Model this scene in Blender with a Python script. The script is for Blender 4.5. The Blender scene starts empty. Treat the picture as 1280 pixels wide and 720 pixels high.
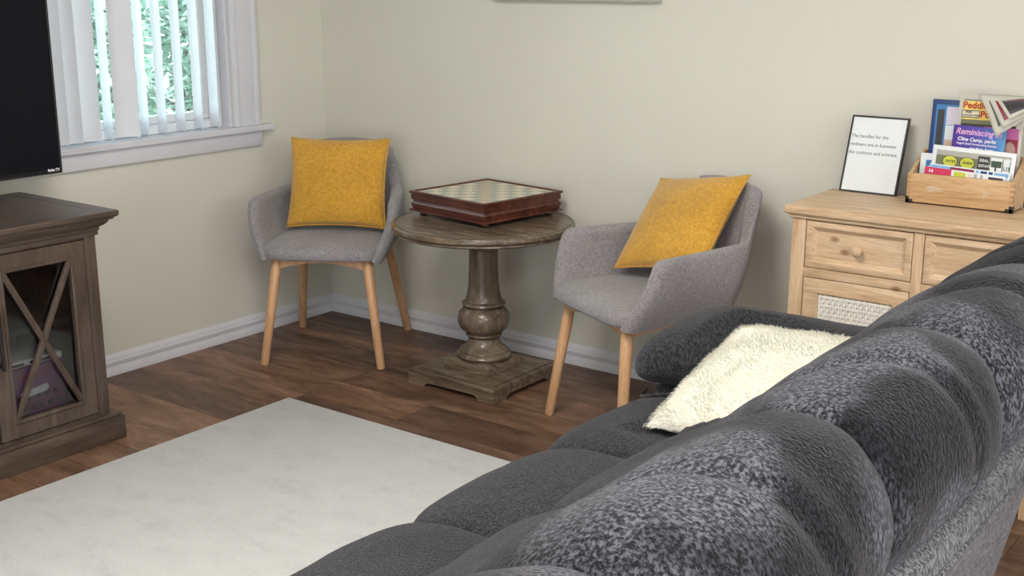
import bpy, bmesh, math, random
from mathutils import Vector, Matrix, noise

S = bpy.context.scene
C = S.collection
R = math.radians
PI = math.pi
random.seed(4)

# ------------------------------------------------------------------ camera, world, lights, exposure
CAM = Vector((3.944, -3.863, 1.5))
cd = bpy.data.cameras.new('camera')
cam = bpy.data.objects.new('camera', cd)
C.objects.link(cam)
cd.sensor_width = 36.0
cd.lens = 1524.0 / 1280.0 * 36.0
cd.clip_start = 0.02
cam.location = CAM
cam.rotation_euler = (R(90 - 14.354), 0, R(36.897))
S.camera = cam

S.view_settings.view_transform = 'Standard'
S.view_settings.look = 'None'
S.view_settings.gamma = 1.0
S.view_settings.use_curve_mapping = False
S.view_settings.exposure = 0.33

w = bpy.data.worlds.new('sky')
S.world = w
w.use_nodes = True
wn = w.node_tree.nodes
bg = wn['Background']
sky = wn.new('ShaderNodeTexSky')
sky.sky_type = 'HOSEK_WILKIE'
sky.turbidity = 4.0
sky.sun_direction = (-0.5, 0.3, 0.8)
wmix = wn.new('ShaderNodeMixRGB')
wmix.inputs[0].default_value = 0.75
wmix.inputs[2].default_value = (0.80, 0.98, 1.0, 1)
w.node_tree.links.new(sky.outputs[0], wmix.inputs[1])
w.node_tree.links.new(wmix.outputs[0], bg.inputs[0])
bg.inputs[1].default_value = 6.5


def area_light(name, loc, rot, sx, sy, power, col=(1, 1, 1), spread=180):
    l = bpy.data.lights.new(name, 'AREA')
    l.shape = 'RECTANGLE'
    l.size, l.size_y = sx, sy
    l.energy = power
    l.color = col
    l.spread = R(spread)
    o = bpy.data.objects.new(name, l)
    o.location = loc
    o.rotation_euler = rot
    C.objects.link(o)
    return o


# ceiling lamps of the room and the daylight of the glazed door behind the photographer
area_light('ceiling_lamp', (2.3, -2.5, 2.42), (0, 0, 0), 0.8, 0.8, 46, (1.0, 0.95, 0.87))
area_light('ceiling_lamp', (4.6, -3.6, 2.42), (0, 0, 0), 0.9, 0.9, 46, (1.0, 0.95, 0.87))
area_light('door_daylight', (4.2, -6.3, 1.25), (R(90), 0, 0), 2.4, 2.0, 80, (0.93, 0.97, 1.0))
area_light('window_daylight', (6.35, -2.2, 1.5), (0, R(90), 0), 1.3, 2.2, 45, (0.93, 0.97, 1.0))


# ------------------------------------------------------------------ material helpers
def nmat(name):
    m = bpy.data.materials.new(name)
    m.use_nodes = True
    nt = m.node_tree
    return m, nt, nt.nodes['Principled BSDF']


def add(nt, t, **kw):
    n = nt.nodes.new(t)
    for k, v in kw.items():
        if k in n.inputs.keys():
            n.inputs[k].default_value = v
        else:
            setattr(n, k, v)
    return n


def ramp(nt, fac, stops):
    r = nt.nodes.new('ShaderNodeValToRGB')
    e = r.color_ramp.elements
    while len(e) < len(stops):
        e.new(0.5)
    for i, (p, c) in enumerate(stops):
        e[i].position = p
        e[i].color = (*c, 1)
    nt.links.new(fac, r.inputs[0])
    return r.outputs[0]


def coords(nt, scale=(1, 1, 1), kind='Object', rot=(0, 0, 0)):
    tc = nt.nodes.new('ShaderNodeTexCoord')
    mp = nt.nodes.new('ShaderNodeMapping')
    mp.inputs['Scale'].default_value = scale
    mp.inputs['Rotation'].default_value = rot
    nt.links.new(tc.outputs[kind], mp.inputs[0])
    return mp.outputs[0]


def nz(nt, vec, scale, detail=4, rough=0.55, dist=0.0):
    n = nt.nodes.new('ShaderNodeTexNoise')
    n.inputs['Scale'].default_value = scale
    n.inputs['Detail'].default_value = detail
    n.inputs['Roughness'].default_value = rough
    n.inputs['Distortion'].default_value = dist
    nt.links.new(vec, n.inputs['Vector'])
    return n.outputs['Fac']


def mixc(nt, fac, a, b, mode='MIX'):
    n = nt.nodes.new('ShaderNodeMixRGB')
    n.blend_type = mode
    for i, x in enumerate((fac, a, b)):
        if hasattr(x, 'is_output'):
            nt.links.new(x, n.inputs[i])
        elif isinstance(x, (int, float)):
            n.inputs[i].default_value = x
        else:
            n.inputs[i].default_value = (*x, 1)
    return n.outputs[0]


def bump(nt, bs, h, strength=0.3, dist=0.01):
    b = nt.nodes.new('ShaderNodeBump')
    b.inputs['Strength'].default_value = strength
    b.inputs['Distance'].default_value = dist
    nt.links.new(h, b.inputs['Height'])
    nt.links.new(b.outputs[0], bs.inputs['Normal'])


def plain(name, col, rough=0.5, metal=0.0, var=0.06, scale=12, bmp=0.0, bscale=80, spec=0.5):
    m, nt, bs = nmat(name)
    v = coords(nt)
    f = nz(nt, v, scale)
    lo = tuple(max(0, c * (1 - var)) for c in col)
    hi = tuple(min(1, c * (1 + var)) for c in col)
    c = ramp(nt, f, [(0.3, lo), (0.7, hi)])
    nt.links.new(c, bs.inputs['Base Color'])
    bs.inputs['Roughness'].default_value = rough
    bs.inputs['Metallic'].default_value = metal
    bs.inputs['Specular IOR Level'].default_value = spec
    if bmp:
        bump(nt, bs, nz(nt, v, bscale), bmp, 0.002)
    return m


def wood(name, dark, mid, light, stretch=(1, 9, 9), scale=3.0, rough=0.45, dist=1.2, bmp=0.1, knots=0.0):
    m, nt, bs = nmat(name)
    v = coords(nt, stretch)
    f = nz(nt, v, scale, 6, 0.6, dist)
    f2 = nz(nt, coords(nt, tuple(s * 3 for s in stretch)), scale * 2.2, 4, 0.6, 0.4)
    c = ramp(nt, f, [(0.28, dark), (0.5, mid), (0.72, light)])
    g = ramp(nt, f2, [(0.3, (0.72, 0.70, 0.68)), (0.65, (1.05, 1.05, 1.05))])
    c = mixc(nt, 0.7, c, g, 'MULTIPLY')
    if knots:
        vo = nt.nodes.new('ShaderNodeTexVoronoi')
        vo.voronoi_dimensions = '2D'
        vo.inputs['Scale'].default_value = 5.5
        nt.links.new(coords(nt, (0.6, 1.0, 1.0), rot=(R(90), 0, 0)), vo.inputs['Vector'])
        k = ramp(nt, vo.outputs['Distance'], [(0.025, (0.40, 0.24, 0.14)), (0.065, (1, 1, 1))])
        c = mixc(nt, knots, c, k, 'MULTIPLY')
    nt.links.new(c, bs.inputs['Base Color'])
    bs.inputs['Roughness'].default_value = rough
    bump(nt, bs, f2, bmp, 0.003)
    return m


def woven(name, c1, c2, c3, scale=300, rough=0.9, sheen=0.3, bstr=0.5):
    m, nt, bs = nmat(name)
    v = coords(nt)
    f = nz(nt, v, scale, 3, 0.7)
    f2 = nz(nt, v, scale * 0.35, 3, 0.7)
    f3 = nz(nt, v, 6, 2)
    c = ramp(nt, f, [(0.32, c1), (0.5, c2), (0.68, c3)])
    d = ramp(nt, f2, [(0.3, (0.75, 0.74, 0.76)), (0.6, (1.04, 1.04, 1.04))])
    c = mixc(nt, 0.8, c, d, 'MULTIPLY')
    e = ramp(nt, f3, [(0.3, (0.9, 0.9, 0.9)), (0.7, (1.05, 1.05, 1.05))])
    c = mixc(nt, 1.0, c, e, 'MULTIPLY')
    nt.links.new(c, bs.inputs['Base Color'])
    bs.inputs['Roughness'].default_value = rough
    bs.inputs['Sheen Weight'].default_value = sheen
    bs.inputs['Sheen Roughness'].default_value = 0.5
    bs.inputs['Specular IOR Level'].default_value = 0.15
    bump(nt, bs, f, bstr, 0.003)
    return m


def plush(name, lo, mid, hi, patch=0.6):
    """short-pile plush: fine mottling plus areas where the nap is brushed the other way"""
    m, nt, bs = nmat(name)
    v = coords(nt)
    vs = coords(nt, (1, 1, 0.45))
    f = nz(nt, vs, 200, 3, 0.6, 0.3)
    p = nz(nt, coords(nt, (1.0, 0.8, 1.0)), 4.2, 2, 0.5, 0.5)
    c = ramp(nt, f, [(0.40, lo), (0.5, mid), (0.61, hi)])
    d = ramp(nt, p, [(0.42, (0.13, 0.13, 0.15)), (0.52, (0.95, 0.95, 0.95)), (0.7, (1.12, 1.12, 1.12))])
    c = mixc(nt, patch, c, d, 'MULTIPLY')
    nt.links.new(c, bs.inputs['Base Color'])
    bs.inputs['Roughness'].default_value = 0.85
    bs.inputs['Specular IOR Level'].default_value = 0.2
    bs.inputs['Sheen Weight'].default_value = 0.18
    bs.inputs['Sheen Roughness'].default_value = 0.35
    bs.inputs['Sheen Tint'].default_value = (0.80, 0.80, 0.88, 1)
    bump(nt, bs, f, 0.9, 0.006)
    return m


def glass(name, tint=(1, 1, 1), rough=0.0):
    m, nt, bs = nmat(name)
    out = nt.nodes['Material Output']
    tr = nt.nodes.new('ShaderNodeBsdfTransparent')
    tr.inputs[0].default_value = (*tint, 1)
    gl = nt.nodes.new('ShaderNodeBsdfGlossy')
    gl.inputs['Roughness'].default_value = 0.03
    fr = nt.nodes.new('ShaderNodeFresnel')
    fr.inputs[0].default_value = 1.45
    mx = nt.nodes.new('ShaderNodeMixShader')
    nt.links.new(fr.outputs[0], mx.inputs[0])
    nt.links.new(tr.outputs[0], mx.inputs[1])
    nt.links.new(gl.outputs[0], mx.inputs[2])
    nt.links.new(mx.outputs[0], out.inputs[0])
    return m


M = {}
M['wall'] = plain('wall_paint', (0.66, 0.65, 0.58), 0.85, var=0.015, scale=3, bmp=0.06, bscale=140, spec=0.2)
M['ceiling'] = plain('ceiling_paint', (0.80, 0.79, 0.75), 0.9, var=0.02, spec=0.2)
M['trim'] = plain('trim_paint', (0.66, 0.665, 0.72), 0.45, var=0.03, scale=6)
M['vinyl'] = plain('window_vinyl', (0.82, 0.85, 0.88), 0.4, var=0.02)
M['outer_wall'] = plain('outer_siding', (0.5, 0.48, 0.45), 0.8)
M['black'] = plain('black_plastic', (0.012, 0.012, 0.014), 0.4)
M['screen'] = plain('dark_screen', (0.007, 0.007, 0.010), 0.45, var=0.02, spec=0.08)
M['white_ink'] = plain('white_ink', (0.8, 0.8, 0.82), 0.6)
M['black_ink'] = plain('black_ink', (0.025, 0.025, 0.03), 0.6)
M['paper'] = plain('white_paper', (0.73, 0.77, 0.80), 0.35, var=0.01)
M['page'] = plain('page_edges', (0.68, 0.66, 0.62), 0.8)
M['newsprint'] = plain('newsprint', (0.55, 0.53, 0.47), 0.85)
M['oak'] = wood('light_oak_leg', (0.50, 0.27, 0.13), (0.62, 0.36, 0.19), (0.70, 0.43, 0.25), (9, 9, 0.8), 4, 0.42, 0.3, 0.04)
M['driftwood'] = wood('weathered_table_wood', (0.058, 0.039, 0.027), (0.146, 0.105, 0.073), (0.25, 0.192, 0.14), (1.2, 10, 10), 3.0, 0.27, 1.4, 0.08)
M['driftwood_turned'] = wood('weathered_turned_wood', (0.066, 0.045, 0.032), (0.142, 0.104, 0.075), (0.235, 0.183, 0.138), (6, 6, 1.5), 3.0, 0.27, 0.8, 0.05)
M['glaze'] = plain('dark_glaze', (0.035, 0.024, 0.018), 0.35)
M['stand_wood'] = wood('grey_brown_stand_wood', (0.050, 0.034, 0.026), (0.084, 0.058, 0.045), (0.130, 0.095, 0.075), (8, 1.0, 8), 3.0, 0.36, 1.0, 0.06)
M['stand_wood_v'] = wood('grey_brown_stand_wood_upright', (0.050, 0.034, 0.026), (0.084, 0.058, 0.045), (0.130, 0.095, 0.075), (8, 8, 1.0), 3.0, 0.36, 1.0, 0.06)
M['stand_inside'] = plain('stand_interior', (0.045, 0.045, 0.045), 0.6)
M['pine'] = wood('knotty_pine', (0.44, 0.27, 0.15), (0.64, 0.45, 0.285), (0.75, 0.57, 0.40), (0.9, 10, 10), 3.4, 0.5, 0.8, 0.08, 0.75)
M['pine_v'] = wood('knotty_pine_upright', (0.50, 0.32, 0.18), (0.64, 0.45, 0.285), (0.73, 0.55, 0.38), (9, 9, 0.9), 3.0, 0.5, 0.8, 0.08, 0.0)
M['crate'] = wood('crate_wood', (0.40, 0.22, 0.10), (0.58, 0.37, 0.19), (0.68, 0.47, 0.27), (0.9, 7, 11), 4.0, 0.42, 1.6, 0.05)
M['crate_dark'] = plain('crate_end_grain', (0.40, 0.24, 0.12), 0.6)
M['mahogany'] = wood('mahogany', (0.040, 0.010, 0.006), (0.085, 0.022, 0.013), (0.14, 0.042, 0.024), (1, 8, 8), 3.0, 0.25, 0.6, 0.03)
M['grey_fabric'] = woven('grey_tweed', (0.175, 0.162, 0.172), (0.285, 0.27, 0.28), (0.40, 0.38, 0.39), 260, sheen=0.25)
M['mustard'] = woven('mustard_chenille', (0.48, 0.225, 0.022), (0.61, 0.325, 0.042), (0.71, 0.405, 0.068), 210, sheen=0.35, bstr=0.6)
M['plush'] = plush('charcoal_plush', (0.007, 0.007, 0.010), (0.042, 0.043, 0.054), (0.125, 0.128, 0.156), 1.0)
M['plush_seat'] = plush('charcoal_plush_smooth', (0.012, 0.012, 0.014), (0.025, 0.0255, 0.030), (0.050, 0.051, 0.060), 0.2)
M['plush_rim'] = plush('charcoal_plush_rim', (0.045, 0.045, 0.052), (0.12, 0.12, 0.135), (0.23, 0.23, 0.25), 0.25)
M['fur'] = plain('cream_fur', (0.86, 0.85, 0.77), 0.9, var=0.05, scale=30, spec=0.1)
M['metal_dark'] = plain('dark_bronze', (0.055, 0.048, 0.045), 0.35, 0.8)
M['cane'] = plain('white_wicker', (0.78, 0.74, 0.68), 0.7, var=0.08, scale=60)
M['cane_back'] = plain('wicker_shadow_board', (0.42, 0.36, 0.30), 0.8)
M['glass'] = glass('window_glass', (0.96, 1.0, 0.99))
M['cab_glass'] = glass('cabinet_glass', (0.85, 0.86, 0.87))
M['slat'] = plain('blind_slat', (0.68, 0.69, 0.74), 0.5, var=0.02)
M['leaf'] = plain('leaf_green', (0.30, 0.42, 0.34), 0.45, var=0.6, scale=6)
M['leaf2'] = plain('leaf_pale', (0.48, 0.58, 0.52), 0.45, var=0.5, scale=6)
M['bark'] = plain('bark', (0.17, 0.12, 0.09), 0.9, var=0.4, scale=20)
M['soil'] = plain('garden_ground', (0.22, 0.21, 0.15), 0.95, var=0.4, scale=3)
for k, c in dict(navy=(0.02, 0.05, 0.17), blue=(0.05, 0.20, 0.45), purple=(0.10, 0.045, 0.33), pink=(0.55, 0.13, 0.36),
                 crimson=(0.60, 0.035, 0.11), yellow=(0.80, 0.62, 0.16), lime=(0.55, 0.58, 0.06), red=(0.48, 0.05, 0.025),
                 aqua=(0.25, 0.60, 0.55), tan=(0.58, 0.45, 0.33), olive=(0.17, 0.18, 0.10), darkgreen=(0.05, 0.09, 0.06),
                 sky=(0.20, 0.42, 0.66), lilac=(0.62, 0.58, 0.70), rose=(0.85, 0.50, 0.75), plum=(0.26, 0.09, 0.22),
                 charcoal=(0.04, 0.04, 0.045), maroon=(0.25, 0.02, 0.05), skin=(0.42, 0.27, 0.22), chessgreen=(0.40, 0.42, 0.36),
                 chesscream=(0.72, 0.66, 0.52), stone=(0.40, 0.40, 0.36), art=(0.45, 0.45, 0.40)).items():
    M[k] = plain(k + '_print', c, 0.45, var=0.08, scale=25)


def make_floor_mat():
    m, nt, bs = nmat('plank_floor')
    v = coords(nt)
    br = nt.nodes.new('ShaderNodeTexBrick')
    br.offset = 0.37
    br.offset_frequency = 2
    for k, x in (('Scale', 1.0), ('Brick Width', 1.22), ('Row Height', 0.18), ('Mortar Size', 0.0016), ('Mortar Smooth', 0.2), ('Bias', 0.0)):
        br.inputs[k].default_value = x
    br.inputs['Color1'].default_value = (0, 0, 0, 1)
    br.inputs['Color2'].default_value = (1, 1, 1, 1)
    br.inputs['Mortar'].default_value = (0.5, 0.5, 0.5, 1)
    nt.links.new(v, br.inputs['Vector'])
    # shift the grain plank by plank
    sc = nt.nodes.new('ShaderNodeVectorMath')
    sc.operation = 'SCALE'
    sc.inputs['Scale'].default_value = 7.3
    nt.links.new(br.outputs['Color'], sc.inputs[0])
    ad = nt.nodes.new('ShaderNodeVectorMath')
    ad.operation = 'ADD'
    nt.links.new(coords(nt, (1.0, 3.6, 1.0)), ad.inputs[0])
    nt.links.new(sc.outputs[0], ad.inputs[1])
    f = nz(nt, ad.outputs[0], 2.6, 9, 0.68, 0.8)
    f2 = nz(nt, ad.outputs[0], 9.0, 6, 0.65, 0.6)
    c = ramp(nt, f, [(0.26, (0.035, 0.019, 0.013)), (0.42, (0.120, 0.068, 0.046)), (0.58, (0.205, 0.124, 0.086)), (0.78, (0.30, 0.205, 0.15))])
    g = ramp(nt, f2, [(0.3, (0.55, 0.52, 0.5)), (0.6, (1.08, 1.08, 1.08))])
    c = mixc(nt, 0.6, c, g, 'MULTIPLY')
    t = ramp(nt, br.outputs['Color'], [(0.0, (0.74, 0.68, 0.66)), (0.5, (0.95, 0.93, 0.92)), (1.0, (1.28, 1.20, 1.08))])
    c = mixc(nt, 1.0, c, t, 'MULTIPLY')
    c = mixc(nt, br.outputs['Fac'], c, (0.02, 0.012, 0.008))
    nt.links.new(c, bs.inputs['Base Color'])
    bs.inputs['Roughness'].default_value = 0.42
    bs.inputs['Specular IOR Level'].default_value = 0.35
    bump(nt, bs, f2, 0.12, 0.003)
    return m


def make_rug_mat():
    m, nt, bs = nmat('pale_rug')
    v = coords(nt, (1.0, 1.8, 1))
    f = nz(nt, v, 160, 4, 0.7)
    f2 = nz(nt, v, 7.0, 8, 0.72, 0.2)
    c = ramp(nt, f2, [(0.30, (0.50, 0.51, 0.52)), (0.46, (0.57, 0.577, 0.585)), (0.7, (0.61, 0.614, 0.62))])
    d = ramp(nt, f, [(0.3, (0.84, 0.84, 0.84)), (0.65, (1.04, 1.04, 1.04))])
    c = mixc(nt, 0.8, c, d, 'MULTIPLY')
    nt.links.new(c, bs.inputs['Base Color'])
    bs.inputs['Roughness'].default_value = 0.95
    bs.inputs['Specular IOR Level'].default_value = 0.1
    bump(nt, bs, f, 0.35, 0.004)
    return m


m_, nt_, bs_ = nmat('flyer_print')
sp_ = nt_.nodes.new('ShaderNodeSeparateXYZ')
nt_.links.new(coords(nt_), sp_.inputs[0])
mr_ = nt_.nodes.new('ShaderNodeMapRange')
mr_.inputs['From Min'].default_value, mr_.inputs['From Max'].default_value = -0.077, 0.077
nt_.links.new(sp_.outputs['X'], mr_.inputs['Value'])
nt_.links.new(ramp(nt_, mr_.outputs['Result'], [(0.0, (0.075, 0.030, 0.26)), (0.45, (0.10, 0.075, 0.42)), (0.75, (0.08, 0.16, 0.50)), (1.0, (0.13, 0.36, 0.62))]), bs_.inputs['Base Color'])
bs_.inputs['Roughness'].default_value = 0.4
M['flyer'] = m_
M['floor'] = make_floor_mat()
M['rug'] = make_rug_mat()


# ------------------------------------------------------------------ mesh helpers
class MB:
    """collects shapes into one mesh"""

    def __init__(self):
        self.bm = bmesh.new()

    def _mi(self, faces, mi, smooth=False):
        for f in faces:
            f.material_index = mi
            f.smooth = smooth

    def box(self, a, b, mi=0, bev=0.0, mat=None, seg=2):
        x0, y0, z0 = a
        x1, y1, z1 = b
        t = bmesh.new()
        vs = [t.verts.new(p) for p in ((x0, y0, z0), (x1, y0, z0), (x1, y1, z0), (x0, y1, z0), (x0, y0, z1), (x1, y0, z1), (x1, y1, z1), (x0, y1, z1))]
        for q in ((0, 3, 2, 1), (4, 5, 6, 7), (0, 1, 5, 4), (1, 2, 6, 5), (2, 3, 7, 6), (3, 0, 4, 7)):
            t.faces.new([vs[i] for i in q])
        bmesh.ops.recalc_face_normals(t, faces=t.faces)
        if bev > 0:
            bmesh.ops.bevel(t, geom=list(t.edges), offset=bev, segments=seg, profile=0.5, affect='EDGES')
        if mat is not None:
            bmesh.ops.transform(t, matrix=mat, verts=t.verts)
        self.merge(t, mi, bev > 0)
        return self

    def merge(self, t, mi=0, smooth=False):
        mp = {}
        for v in t.verts:
            mp[v] = self.bm.verts.new(v.co)
        for f in t.faces:
            try:
                nf = self.bm.faces.new([mp[v] for v in f.verts])
            except ValueError:
                continue
            nf.material_index = mi
            nf.smooth = smooth
        t.free()

    def rings(self, rs, mi=0, closed=True, cap0=True, cap1=True, smooth=True):
        """loft between rings of points"""
        bm = self.bm
        vr = [[bm.verts.new(p) for p in r] for r in rs]
        n = len(vr[0])
        for i in range(len(vr) - 1):
            for j in range(n if closed else n - 1):
                k = (j + 1) % n
                f = bm.faces.new((vr[i][j], vr[i][k], vr[i + 1][k], vr[i + 1][j]))
                f.smooth = smooth
                f.material_index = mi
        if closed:
            for c, r, rev in ((cap0, vr[0], True), (cap1, vr[-1], False)):
                if c:
                    f = bm.faces.new(list(reversed(r)) if rev else r)
                    f.material_index = mi
        return self

    def lathe(self, prof, n=40, mi=0, cx=0, cy=0, cap=True):
        rs = [[(cx + r * math.cos(2 * PI * k / n), cy + r * math.sin(2 * PI * k / n), z) for k in range(n)] for r, z in prof]
        return self.rings(rs, mi, cap0=cap, cap1=cap)

    def prism(self, pts, y0, y1, mi=0, axis='y', smooth=False):
        """extrude polygon; axis y: pts are (x,z); axis x: pts are (y,z); axis z: pts are (x,y)"""
        def P(p, t):
            return (p[0], t, p[1]) if axis == 'y' else ((t, p[0], p[1]) if axis == 'x' else (p[0], p[1], t))
        self.rings([[P(p, y0) for p in pts], [P(p, y1) for p in pts]], mi, smooth=smooth)
        return self

    def tube(self, p0, p1, r0, r1=None, n=16, mi=0, ext=True):
        p0, p1 = Vector(p0), Vector(p1)
        r1 = r0 if r1 is None else r1
        d = (p1 - p0).normalized()
        a = d.orthogonal().normalized()
        b = d.cross(a)
        rs = []
        for t, r in ((0, r0 * 0.8), (0.012, r0), (0.988, r1), (1, r1 * 0.8)):
            c = p0.lerp(p1, t)
            rs.append([c + a * (r * math.cos(2 * PI * k / n)) + b * (r * math.sin(2 * PI * k / n)) for k in range(n)])
        return self.rings(rs, mi)

    def frame(self, axis, u0, u1, v0, v1, fw, d0, d1, mi=0, mat=None, round_=0.0015):
        """mitred rectangular frame; axis 'x': u=y, v=z, d=x; axis 'y': u=x, v=z, d=y; axis 'z': u=x, v=y, d=z"""
        r = round_
        sg = 1 if d1 > d0 else -1
        rs = []
        for o, d in ((0, d0), (0, d1 - sg * r), (r, d1), (fw - r, d1), (fw, d1 - sg * r), (fw, d0)):
            ring = []
            for u, v in ((u0 + o, v0 + o), (u1 - o, v0 + o), (u1 - o, v1 - o), (u0 + o, v1 - o)):
                p = Vector((d, u, v)) if axis == 'x' else (Vector((u, d, v)) if axis == 'y' else Vector((u, v, d)))
                ring.append(mat @ p if mat is not None else p)
            rs.append(ring)
        rs.append(rs[0])
        bm = self.bm
        vr = [[bm.verts.new(p) for p in ring] for ring in rs[:-1]]
        vr.append(vr[0])
        for i in range(len(vr) - 1):
            for j in range(4):
                k = (j + 1) % 4
                f = bm.faces.new((vr[i][j], vr[i][k], vr[i + 1][k], vr[i + 1][j]))
                f.material_index = mi
                f.smooth = True
        return self

    def quad(self, pts, mi=0):
        f = self.bm.faces.new([self.bm.verts.new(p) for p in pts])
        f.material_index = mi
        return self

    def build(self, name, mats, parent=None, sharp=40, loc=None, normals=True):
        if normals:
            bmesh.ops.recalc_face_normals(self.bm, faces=self.bm.faces)
        me = bpy.data.meshes.new(name)
        self.bm.to_mesh(me)
        self.bm.free()
        for m in (mats if isinstance(mats, (list, tuple)) else [mats]):
            me.materials.append(m)
        if sharp:
            me.set_sharp_from_angle(angle=R(sharp))
        o = bpy.data.objects.new(name, me)
        C.objects.link(o)
        if parent:
            o.parent = parent
        if loc:
            o.location = loc
        return o


def thing(name, label, cat, loc=(0, 0, 0), rz=0, group=None):
    o = bpy.data.objects.new(name, None)
    o.empty_display_size = 0.1
    C.objects.link(o)
    o.location = loc
    o.rotation_euler = (0, 0, rz)
    return tag(o, label, cat, group)


def tag(o, label, cat, group=None):
    o['label'] = label
    o['category'] = cat
    if group:
        o['group'] = group
    return o


def struct(o):
    o['kind'] = 'structure'
    return o


def struct_empty(name):
    o = bpy.data.objects.new(name, None)
    C.objects.link(o)
    return struct(o)


def copy_tree(o, parent=None):
    c = o.copy()
    C.objects.link(c)
    if parent:
        c.parent = parent
    for ch in list(o.children):
        copy_tree(ch, c)
    return c


def text(name, body, size, mat, parent, matrix, align='LEFT', depth=0.0004, bold=0.0, shear=0.0, sx=1.0):
    cu = bpy.data.curves.new(name, 'FONT')
    cu.body = body
    cu.size = size
    cu.align_x = align
    cu.extrude = depth
    cu.offset = bold
    cu.shear = shear
    cu.resolution_u = 3
    t = bpy.data.objects.new(name, cu)
    C.objects.link(t)
    bpy.context.view_layer.update()
    me = bpy.data.meshes.new_from_object(t.evaluated_get(bpy.context.evaluated_depsgraph_get()))
    bpy.data.objects.remove(t)
    bpy.data.curves.remove(cu)
    me.materials.clear()
    me.materials.append(mat)
    for v in me.vertices:
        v.co.x *= sx
    me.transform(matrix)
    o = bpy.data.objects.new(name, me)
    C.objects.link(o)
    o.parent = parent
    return o


def catmull(pts, n, closed=True):
    out = []
    N = len(pts)
    for i in range(N if closed else N - 1):
        if closed:
            p = [Vector(pts[(i + k - 1) % N]) for k in range(4)]
        else:
            p = [Vector(pts[min(max(i + k - 1, 0), N - 1)]) for k in range(4)]
        for s in range(n):
            t = s / n
            out.append(0.5 * ((2 * p[1]) + (p[2] - p[0]) * t + (2 * p[0] - 5 * p[1] + 4 * p[2] - p[3]) * t * t + (3 * p[1] - p[0] - 3 * p[2] + p[3]) * t ** 3))
    if not closed:
        out.append(Vector(pts[-1]))
    return out


def sm(a, b, x):
    t = min(1, max(0, (x - a) / (b - a)))
    return t * t * (3 - 2 * t)


# ------------------------------------------------------------------ room shell
W0, W1 = -0.14, 0.0
RX, RY, RZ = 6.5, -6.5, 2.45
struct(MB().box((-0.14, RY - 0.14, -0.1), (RX + 0.14, 0.14, 0)).build('floor', M['floor']))
struct(MB().box((-0.14, RY - 0.14, RZ), (RX + 0.14, 0.14, RZ + 0.1)).build('ceiling', M['ceiling']))
# left wall with the window opening
WY0, WY1, WZ0, WZ1 = -1.55, -0.53, 0.885, 2.05
b = MB()
for a, c in (((-0.14, RY, 0), (0, WY0, RZ)), ((-0.14, WY1, 0), (0, 0.0, RZ)), ((-0.14, WY0, 0), (0, WY1, WZ0)), ((-0.14, WY0, WZ1), (0, WY1, RZ))):
    b.box(a, c)
struct(b.build('wall_left', M['wall']))
struct(MB().box((-0.14, 0, 0), (RX + 0.14, 0.14, RZ)).build('wall_back', M['wall']))
struct(MB().box((RX, RY, 0), (RX + 0.14, 0, RZ)).build('wall_right', M['wall']))
struct(MB().box((-0.14, RY - 0.14, 0), (RX + 0.14, RY, RZ)).build('wall_front', M['wall']))
# moulded baseboards
bb = [(0, 0), (0.015, 0), (0.015, 0.030), (0.0125, 0.033), (0.0125, 0.040), (0.0145, 0.043), (0.0145, 0.056), (0.011, 0.060), (0.011, 0.066), (0.0085, 0.070), (0.006, 0.079), (0.003, 0.083), (0, 0.083)]
struct(MB().prism([(x + 0.0005, z) for x, z in bb], RY, -0.0005, axis='y').build('baseboard_left', M['trim']))
struct(MB().prism([(-x - 0.0005, z) for x, z in bb], 0.0155, RX, axis='x').build('baseboard_back', M['trim']))

# window
win = struct_empty('window_1')
b = MB()
cs = 0.095
for y0, y1 in ((WY1 + 0.002, WY1 + 0.141), (WY0 - 0.141, WY0 - 0.002)):
    b.box((0.001, y0, WZ0 + 0.012), (0.019, y1, WZ1 + 0.12), bev=0.003)
    b.box((0.001, y0 + 0.012, WZ0 + 0.012), (0.022, y0 + 0.030, WZ1 + 0.12), bev=0.002)
    b.box((0.001, y1 - 0.026, WZ0 + 0.012), (0.024, y1 - 0.004, WZ1 + 0.12), bev=0.003)
b.box((0.001, WY0 - 0.146, WZ1 + 0.1205), (0.023, WY1 + 0.146, WZ1 + 0.225), bev=0.003)
b.build('casing', M['trim'], win)
# deep jamb liner
b = MB()
b.box((-0.135, WY1 - 0.012, WZ0 + 0.0125), (-0.0005, WY1 - 0.0005, WZ1 - 0.001))
b.box((-0.135, WY0 + 0.0005, WZ0 + 0.0125), (-0.0005, WY0 + 0.012, WZ1 - 0.001))
b.box((-0.135, WY0 + 0.0125, WZ1 - 0.012), (0.0, WY1 - 0.0125, WZ1 - 0.0005))
b.build('jamb', M['trim'], win)
b = MB()
sp = [(-0.12, WY0 + 0.001), (0.0005, WY0 + 0.001), (0.0005, WY0 - 0.195), (0.040, WY0 - 0.195), (0.045, WY0 - 0.190), (0.045, WY1 + 0.190), (0.040, WY1 + 0.195), (0.0005, WY1 + 0.195), (0.0005, WY1 - 0.001), (-0.12, WY1 - 0.001)]
b.prism(sp, WZ0 + 0.0005, WZ0 + 0.012, axis='z')
b.prism([(0.0005, WY0 - 0.193), (0.042, WY0 - 0.193), (0.042, WY1 + 0.193), (0.0005, WY1 + 0.193)], WZ0 - 0.010, WZ0 + 0.0005, axis='z')
b.build('sill', M['trim'], win)
MB().box((0.001, WY0 - 0.143, WZ0 - 0.076), (0.019, WY1 + 0.143, WZ0 - 0.0105), bev=0.003).build('apron', M['trim'], win)
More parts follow.
